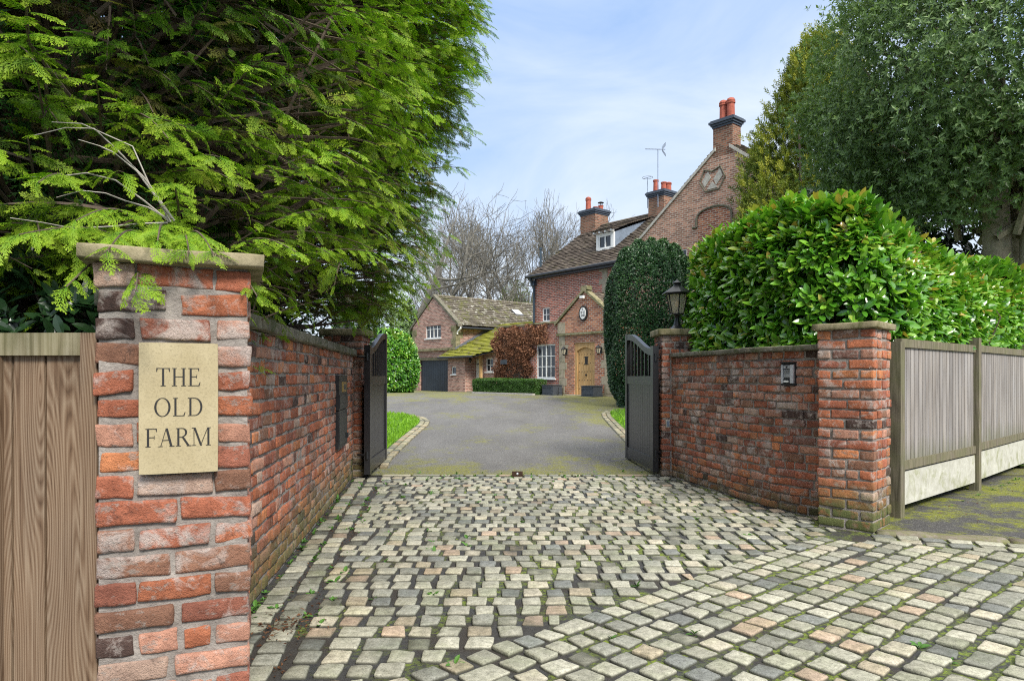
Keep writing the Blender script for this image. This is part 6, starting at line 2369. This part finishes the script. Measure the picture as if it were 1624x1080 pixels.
# dark evergreens closing the view on both sides
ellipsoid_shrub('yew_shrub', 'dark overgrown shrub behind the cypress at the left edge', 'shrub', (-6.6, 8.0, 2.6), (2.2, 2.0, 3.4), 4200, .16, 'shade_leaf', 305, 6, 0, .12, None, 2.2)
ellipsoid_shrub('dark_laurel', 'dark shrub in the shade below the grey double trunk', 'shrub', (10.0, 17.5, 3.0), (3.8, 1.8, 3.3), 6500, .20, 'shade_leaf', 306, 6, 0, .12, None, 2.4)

# withered creeper on the low front range
rs = np.random.RandomState(35)
n = 11500
sv = rs.uniform(2.6, 6.1, n); zv = rs.uniform(.55, 3.62, n)
dens = wob(np.stack([sv, zv, sv * 0], 1) * 1.0, 41, 2.2)
edge_n = .38 * wob(np.stack([zv, zv * .3, sv * .2], 1) * 1.5, 43, 2.6)
lim_s = edge_n + np.where(zv > 2.75, 1.9 + .5 * (3.6 - zv), 3.05 + .14 * np.sin(zv * 7))
lim_s = np.where(zv < 1.3, 3.4 + edge_n, lim_s)
q_ = rs.rand(n) < .16
sv = np.where(q_, rs.uniform(1.75, 3.2, n), sv)
zv = np.where(q_, rs.uniform(2.72, 3.62, n), zv)
ok = (sv > lim_s) & (dens + rs.uniform(-.2, .9, n) > -.25) & (sv < 5.8 + edge_n * .8 + .2 * np.sin(zv * 5)) & (rs.rand(n) < np.clip((zv - .35) / 1.9, .12, 1)) & (zv < 3.5 + .14 * np.sin(sv * 6.1) + .08 * np.sin(sv * 15)) & ~((zv < .9) & (sv < 3.6))
sv, zv, dens = sv[ok], zv[ok], dens[ok]
thick = .07 + .09 * np.clip(zv - 1.0, 0, 1.6) / 1.6 + .06 * dens
P = np.array([Hp(a, 0, b) for a, b in zip(sv, zv)]) - G3 * (rs.uniform(.1, 1, len(sv)) * thick)[:, None]
cr = thing('withered_creeper', 'brown withered creeper covering the brick wall beside the tall window', 'creeper', Hp(4.4, -.1, tz(30.5)))
V, F, T = shrub_shoots(P, np.tile(-G3, (len(P), 1)), rs, 4, .095, .95, -.4, lambda P_, N_: .18 * (P_[:, 2] - 2.0), DIAMOND)
link_mesh('leaves', V, F, M['creeper'], cr, vattr={'tint': T}, uv=False)
mb = MB()
for i in range(46):
    s_ = rs.uniform(3.0, 5.6)
    pts = []
    x = rs.uniform(3.4, 5.2)
    zz = np.linspace(tz(30), rs.uniform(2.4, 3.6), 7)
    for q, z in enumerate(zz):
        f = q / 6
        pts.append(Hp(x * (1 - f) + s_ * f + rs.normal(0, .06), -.03 - .05 * f, z))
    mb.tube(pts, np.linspace(.022, .006, 7), 4, False)
mb.build('vines', M['bark_dark'], cr)


# ------------------------------------------------------------------ the big evergreen on the right, the golden yew
def limbs(mb, base, tips, r0, rs, sag=.0, k=7):
    for tip in tips:
        tip = np.array(tip)
        base_ = np.array(base)
        pts = [base_ * (1 - f) + tip * f + np.array([0, 0, sag * math.sin(f * 3.14)]) + rs.normal(0, .05, 3) * (0 < f < 1) for f in np.linspace(0, 1, 6)]
        mb.tube(pts, r0 * np.linspace(1, .25, 6), k, False)


bt = thing('evergreen_tree', 'large grey green evergreen tree with smooth grey twin trunks at the right', 'tree', (10.3, 14.0, 0))
rs = np.random.RandomState(51)
tr = MB()
d0 = 14.0
def txd(px, d):
    return (px - 812) / 1083 * d
for xb, db, xt, rb in ((1583, 13.6, 1572, .30), (1637, 13.2, 1650, .40), (1610, 14.4, 1604, .24)):
    b = np.array([txd(xb, db), db, -.1]); tp = np.array([txd(xt, db) + .1, db + .1, 6.6])
    md = b * .55 + tp * .45 + np.array([.06, 0, 0])
    tr.tube([b, b * .8 + md * .2, md, md * .4 + tp * .6, tp], [rb * 1.25, rb, rb * .88, rb * .75, rb * .4], 14)
tr.build('trunk', M['bark'], bt, smooth=True)
bl = MB()
CC, CRD = np.array([10.5, 13.6, 7.2]), np.array([4.1, 3.6, 3.75])
tips = []
for i in range(70):
    d = norm(rs.normal(size=3) * np.array([1, 1, .8]))
    tips.append(CC + d * CRD * .85)
for i, tip in enumerate(tips):
    b = np.array([10.0 + rs.normal(0, .35), 13.7 + rs.normal(0, .3), rs.uniform(3.9, 6.5)])
    limbs(bl, b, [tip], .075, rs, .2, 5)
bl.build('limbs', M['bark'], bt)
Pc, Nc = [], []
n = 2300
for i in range(n):
    d = norm(rs.normal(size=3))
    if d @ norm(np.array([0, 0, EYE]) - CC) < -.5:
        continue
    nz = 1 + .11 * float(wob(d[None] * 3.2, 52, 1.0)[0])
    sh = rs.choice([1, .85, .68, .5], p=[.5, .25, .15, .10])
    p = CC + d * CRD * sh * nz
    if p[2] < (5.35 if abs(p[0] - 10.2) < 1.15 else 4.35 if p[0] < 9 else 4.6):
        continue
    k = rs.randint(14, 30)
    o_ = rs.normal(0, .30, (k, 3)) * np.array([1, 1, .62])
    Pc.append(p + o_); Nc.append(np.tile(d, (k, 1)) + o_ * 1.3)
Pc, Nc = np.concatenate(Pc), norm(np.concatenate(Nc))
V, F, T = shrub_shoots(Pc, Nc, rs, 6, .10, .9, .35, lambda P_, N_: .12 * N_[:, 2] + .16 * wob(P_, 53, 1.4) - .02, DIAMOND)
link_mesh('crown', V, F, M['evergreen'], bt, vattr={'tint': T}, uv=False)

yw = thing('golden_yew', 'golden green upright yew between the chimney gable and the evergreen tree', 'tree', (9.95, 22.0, .3))
YX = 9.95
rs = np.random.RandomState(61)
mb = MB()
for i in range(26):
    a = rs.uniform(0, 6.28); r_ = rs.uniform(.2, 2.0)
    z = rs.uniform(5, 11.2) - r_ * 1.0
    limbs(mb, (YX + .12 * math.cos(a), 22 + .12 * math.sin(a), .2), [(YX + r_ * math.cos(a), 22 + r_ * math.sin(a), z)], .12, rs, 0, 5)
mb.build('trunk', M['bark_conifer'], yw)
TU = []
rsx = np.random.RandomState(3)
V0, F0 = [], []
for i in range(16):      # tuft: little needles all round a rising shoot
    a = i * 2.4
    f = .15 + .85 * i / 16
    c = np.array([f * .9, 0, 0])
    d = norm(np.array([.9, math.cos(a), math.sin(a)]))
    n_ = norm(np.cross(d, rsx.normal(size=3)))
    k = len(V0)
    V0 += [c, c + d * .13 + n_ * .05, c + d * .30, c + d * .13 - n_ * .05]
    F0 += [(k, k + 1, k + 2), (k, k + 2, k + 3)]
TUFT = (np.array(V0), np.array(F0))
f_, p_, s_, t_ = [], [], [], []
for i in range(1500):
    a = rs.uniform(0, 6.28)
    zf = rs.uniform(0, 1) ** .8
    zc = 2.2 + 9.6 * zf
    rmax = 2.75 * (1 - zf) ** .55 * (1 + .35 * math.sin(3 * a + zf * 9) * .6) + .12
    rr = rmax * rs.choice([1, .8, .55], p=[.6, .25, .15])
    c = np.array([YX + rr * math.cos(a), 22 + rr * math.sin(a), zc])
    if math.sin(a) > .6:
        continue
    k = rs.randint(8, 14)
    out_ = np.array([math.cos(a) * .55, math.sin(a) * .55, 1.0])
    tone = rs.uniform(.1, .8)
    for j in range(k):
        o_ = rs.normal(0, .16, 3) * np.array([1, 1, 1.7])
        f_.append(norm(out_ + rs.normal(0, .35, 3))); p_.append(c + o_); s_.append(rs.uniform(.24, .42)); t_.append(np.clip(tone + .25 * o_[2] / .3 + rs.normal(0, .08), 0, 1))
f_, p_, s_, t_ = map(np.array, (f_, p_, s_, t_))
V, F = bake(*TUFT, frames(f_, rs.normal(size=f_.shape)) * s_[:, None, None], p_)
link_mesh('crown', V, F, M['yew'], yw, vattr={'tint': np.repeat(t_, len(TUFT[0]))}, uv=False)


# ------------------------------------------------------------------ bare winter trees behind the houses
def bare_tree(label, x, y, h, seed, spread=1.0, lean=0.0, r0=.28, fork=.42, levels=6, twig=.015, horiz=None, group='bare winter trees behind the houses'):
    rs = np.random.RandomState(seed)
    root = thing('bare_tree', label, 'tree', (x, y, .3), group)
    tk, cr_ = MB(), MB()
    count = [0]

    def grow(p, d, L, r, lev):
        if count[0] > 1400:
            return
        count[0] += 1
        n = 4 if lev < 4 else 3
        pts = [p]
        q = d.copy()
        for i in range(n):
            q = norm(q + rs.normal(0, .10 if lev < 2 else .17, 3) + np.array([0, 0, .05]))
            pts.append(pts[-1] + q * L / n)
        r1 = max(r * .62, twig * .7)
        rr = np.linspace(max(r, twig), r1, n + 1)
        cr_.tube(pts, rr, 6 if lev < 2 else 4 if lev < 4 else 3, False)
        if lev >= levels:
            return
        nch = 3
        for i in range(nch):
            f = 1.0 if i == 0 else rs.uniform(.35, .95)
            b = pts[min(n, int(round(f * n)))]
            ang = R(rs.uniform(14, 38)) * spread if i else R(rs.uniform(4, 18))
            side = norm(np.cross(q, rs.normal(size=3)))
            dd = norm(q * math.cos(ang) + side * math.sin(ang) + np.array([0, 0, .10 if lev < 4 else .02]))
            grow(b, dd, L * rs.uniform(.62, .86), r1 * (.92 if i == 0 else rs.uniform(.5, .75)), lev + 1)
    th = h * fork
    t0 = np.array([x, y, .2]); t1 = np.array([x + lean * th * .4, y, th * .5]); t2 = np.array([x + lean * th, y, th])
    tk.tube([t0, t0 + Z3 * .6, t1, t2], [r0 * 1.35, r0 * 1.1, r0 * .95, r0 * .8], 9)
    tk.build('trunk', M['bark_bare'], root)
    dirs = horiz or [norm(np.array([rs.normal(0, .22) * spread + lean, rs.normal(0, .22) * spread, 1.0])) for _ in range(4)]
    for i, d in enumerate(dirs):
        b = t2 if i < 2 else t1 * .4 + t2 * .6
        grow(b, norm(np.array(d, float)), h * (1 - fork) * .36, r0 * (.62 if i < 2 else .45), 1)
    cr_.build('crown', M['bark_bare'], root)
    return root


def bt_at(label, px, ytop, d, **k):
    x = (px - 812) / 1083 * d
    h = ((597 - ytop) / 1083 * d + EYE - .3) * 1.03
    return bare_tree(label, x, d, h, **k)


bt_at('bare tree with arching branches, showing just right of the cypress', 640, 275, 48, seed=401, spread=1.7, lean=.10, r0=.42, fork=.30, horiz=[(.9, 0, .55), (.55, .1, .9), (.8, -.2, .9), (.95, .2, .25), (.2, 0, 1)])
bt_at('slim leaning bare tree, first of the row left of the tallest bare crown', 722, 352, 62, seed=402, lean=-.05, r0=.24, spread=1.2)
bt_at('bare tree with wide low fork, above the coach house ridge', 752, 340, 66, seed=403, lean=-.03, r0=.3, fork=.36)
bt_at('straight bare tree with twiggy top, above the middle of the coach house roof', 783, 338, 64, seed=404, r0=.26, fork=.40)
bt_at('bare tree with twisted fork, left of the broad round crown', 812, 336, 66, seed=405, r0=.3, fork=.36, lean=.02)
bt_at('broad bare tree with many upright limbs and a round crown', 842, 333, 60, seed=406, r0=.42, fork=.30, spread=1.15)
bt_at('bare tree rising directly beyond the left roof verge of the farmhouse', 884, 326, 68, seed=407, r0=.32, fork=.38)
bt_at('bare tree showing its twigs between the left and middle chimneys', 966, 345, 70, seed=408, r0=.28, fork=.5, spread=1.2)
bt_at('small bare tree low behind the coach house gable', 690, 425, 56, seed=409, r0=.16, fork=.3, spread=1.4)
# the twiggy olive shrub by the main roof
ob = thing('twiggy_bush', 'olive brown twiggy bush between the coach house roof and the farmhouse eaves', 'bush', ((818 - 812) / 1083 * 55, 55, .3))
rs = np.random.RandomState(71)
mb = MB()
c0 = np.array([(818 - 812) / 1083 * 55, 55, .3])
for i in range(900):
    a = rs.uniform(0, 6.28)
    r_ = rs.uniform(0, 1) ** .5
    tip = c0 + np.array([1.9 * r_ * math.cos(a), 1.9 * r_ * math.sin(a), 8.8 * (1 - .3 * r_ * r_) * rs.uniform(.65, 1.0)])
    b = c0 + np.array([.6 * r_ * math.cos(a), .6 * r_ * math.sin(a), rs.uniform(1, 5)])
    mb.tube([b, (b + tip) / 2 + rs.normal(0, .2, 3), tip], [.035, .025, .012], 3, False)
mb.build('twigs', M['bark_bare'], ob)
n = 2600
P = c0 + norm(rs.normal(size=(n, 3))) * np.array([1.9, 1.9, 4.0]) * (rs.uniform(.3, 1, n) ** .5)[:, None] + np.array([0, 0, 4.9])
V, F, T = shrub_shoots(P, norm(P - c0 - np.array([0, 0, 4])), rs, 3, .16, .9, .2, None, DIAMOND)
link_mesh('leaves', V, F, M['yew'], ob, vattr={'tint': T * .5}, uv=False)
# garden hedge far behind the coach house, left of its gable
ellipsoid_shrub('garden_conifer', 'dark evergreen behind the coach house gable, below the cypress sprays', 'tree', (-9.2, 47, 3.4), (3.0, 2, 3.6), 3000, .3, 'evergreen', 307, 5, .4, .12, None, 2.2, dark=-.1)

# ------------------------------------------------------------------ weeds, fallen leaves
rs = np.random.RandomState(81)
wp, wn_ = [], []
for i in range(120):
    s = rs.uniform(.6, 6.2)
    p = LW0 + wd * s + wn * (rs.choice([.02, .02, .175, .33, .42, .7, 1.0]) + rs.normal(0, .02))
    wp.append((p[0], p[1], -.015))
for i in range(70):
    wp.append((rs.uniform(-1.6, 1.8), 9.0 + rs.normal(0, .18) - .1, -.01))
for i in range(26):
    wp.append((rs.uniform(-.6, 2.2), rs.uniform(3.0, 8.5), -.015))
for i in range(12):
    f = rs.rand()
    q = Q[0] * (1 - f) + Q[2] * f
    wp.append((q[0] + .1, q[1] - .14, -.01))
wp = np.array(wp)
WT = leaf_tpl(.5, .15, .25)
k = len(wp)
V, F, T = shrub_shoots(wp, np.tile((0, 0, 1.0), (k, 1)), rs, 8, .034, 1.0, .3, None, WT)
sc = np.repeat(np.tile(rs.uniform(.5, 1.5, k), 8), len(WT[0]))[:, None]
Pn = np.repeat(np.tile(wp, (8, 1)), len(WT[0]), 0)
V = Pn + (V - Pn) * sc
tag(link_mesh('weeds', V, F, M['weed'], vattr={'tint': T}, uv=False), 'tiny green weeds growing in the joints of the setts', 'weeds', kind='stuff')
lp = []
for i in range(420):
    s = rs.uniform(.3, 6.2)
    p = LW0 + wd * s + wn * (rs.choice([.03, .175, .345], p=[.3, .2, .5]) + rs.normal(0, .025))
    lp.append((p[0], p[1], -.006))
for i in range(160):
    p = np.array([-1.18, 3.55]) + rs.normal(0, .09, 2)
    lp.append((p[0], p[1], rs.uniform(-.005, .02)))
for i in range(90):
    f = rs.rand()
    q = Q[0] * (1 - f) + Q[2] * f
    lp.append((q[0] + rs.uniform(0, .5), q[1] - .1 - rs.uniform(0, .5), .004))
lp = np.array(lp)
k = len(lp)
Mx = frames(norm(rs.normal(size=(k, 3)) * np.array([1, 1, .2])), np.array([0, 0, 1]) + rs.normal(0, .4, (k, 3))) * rs.uniform(.012, .034, k)[:, None, None]
V, F = bake(*DIAMOND, Mx, lp)
tag(link_mesh('leaf_litter', V, F, M['litter'], vattr={'tint': np.repeat(rs.uniform(0, 1, k), 4)}, uv=False), 'brown fallen leaves along the wall foot and in the joints', 'leaf litter', kind='stuff')
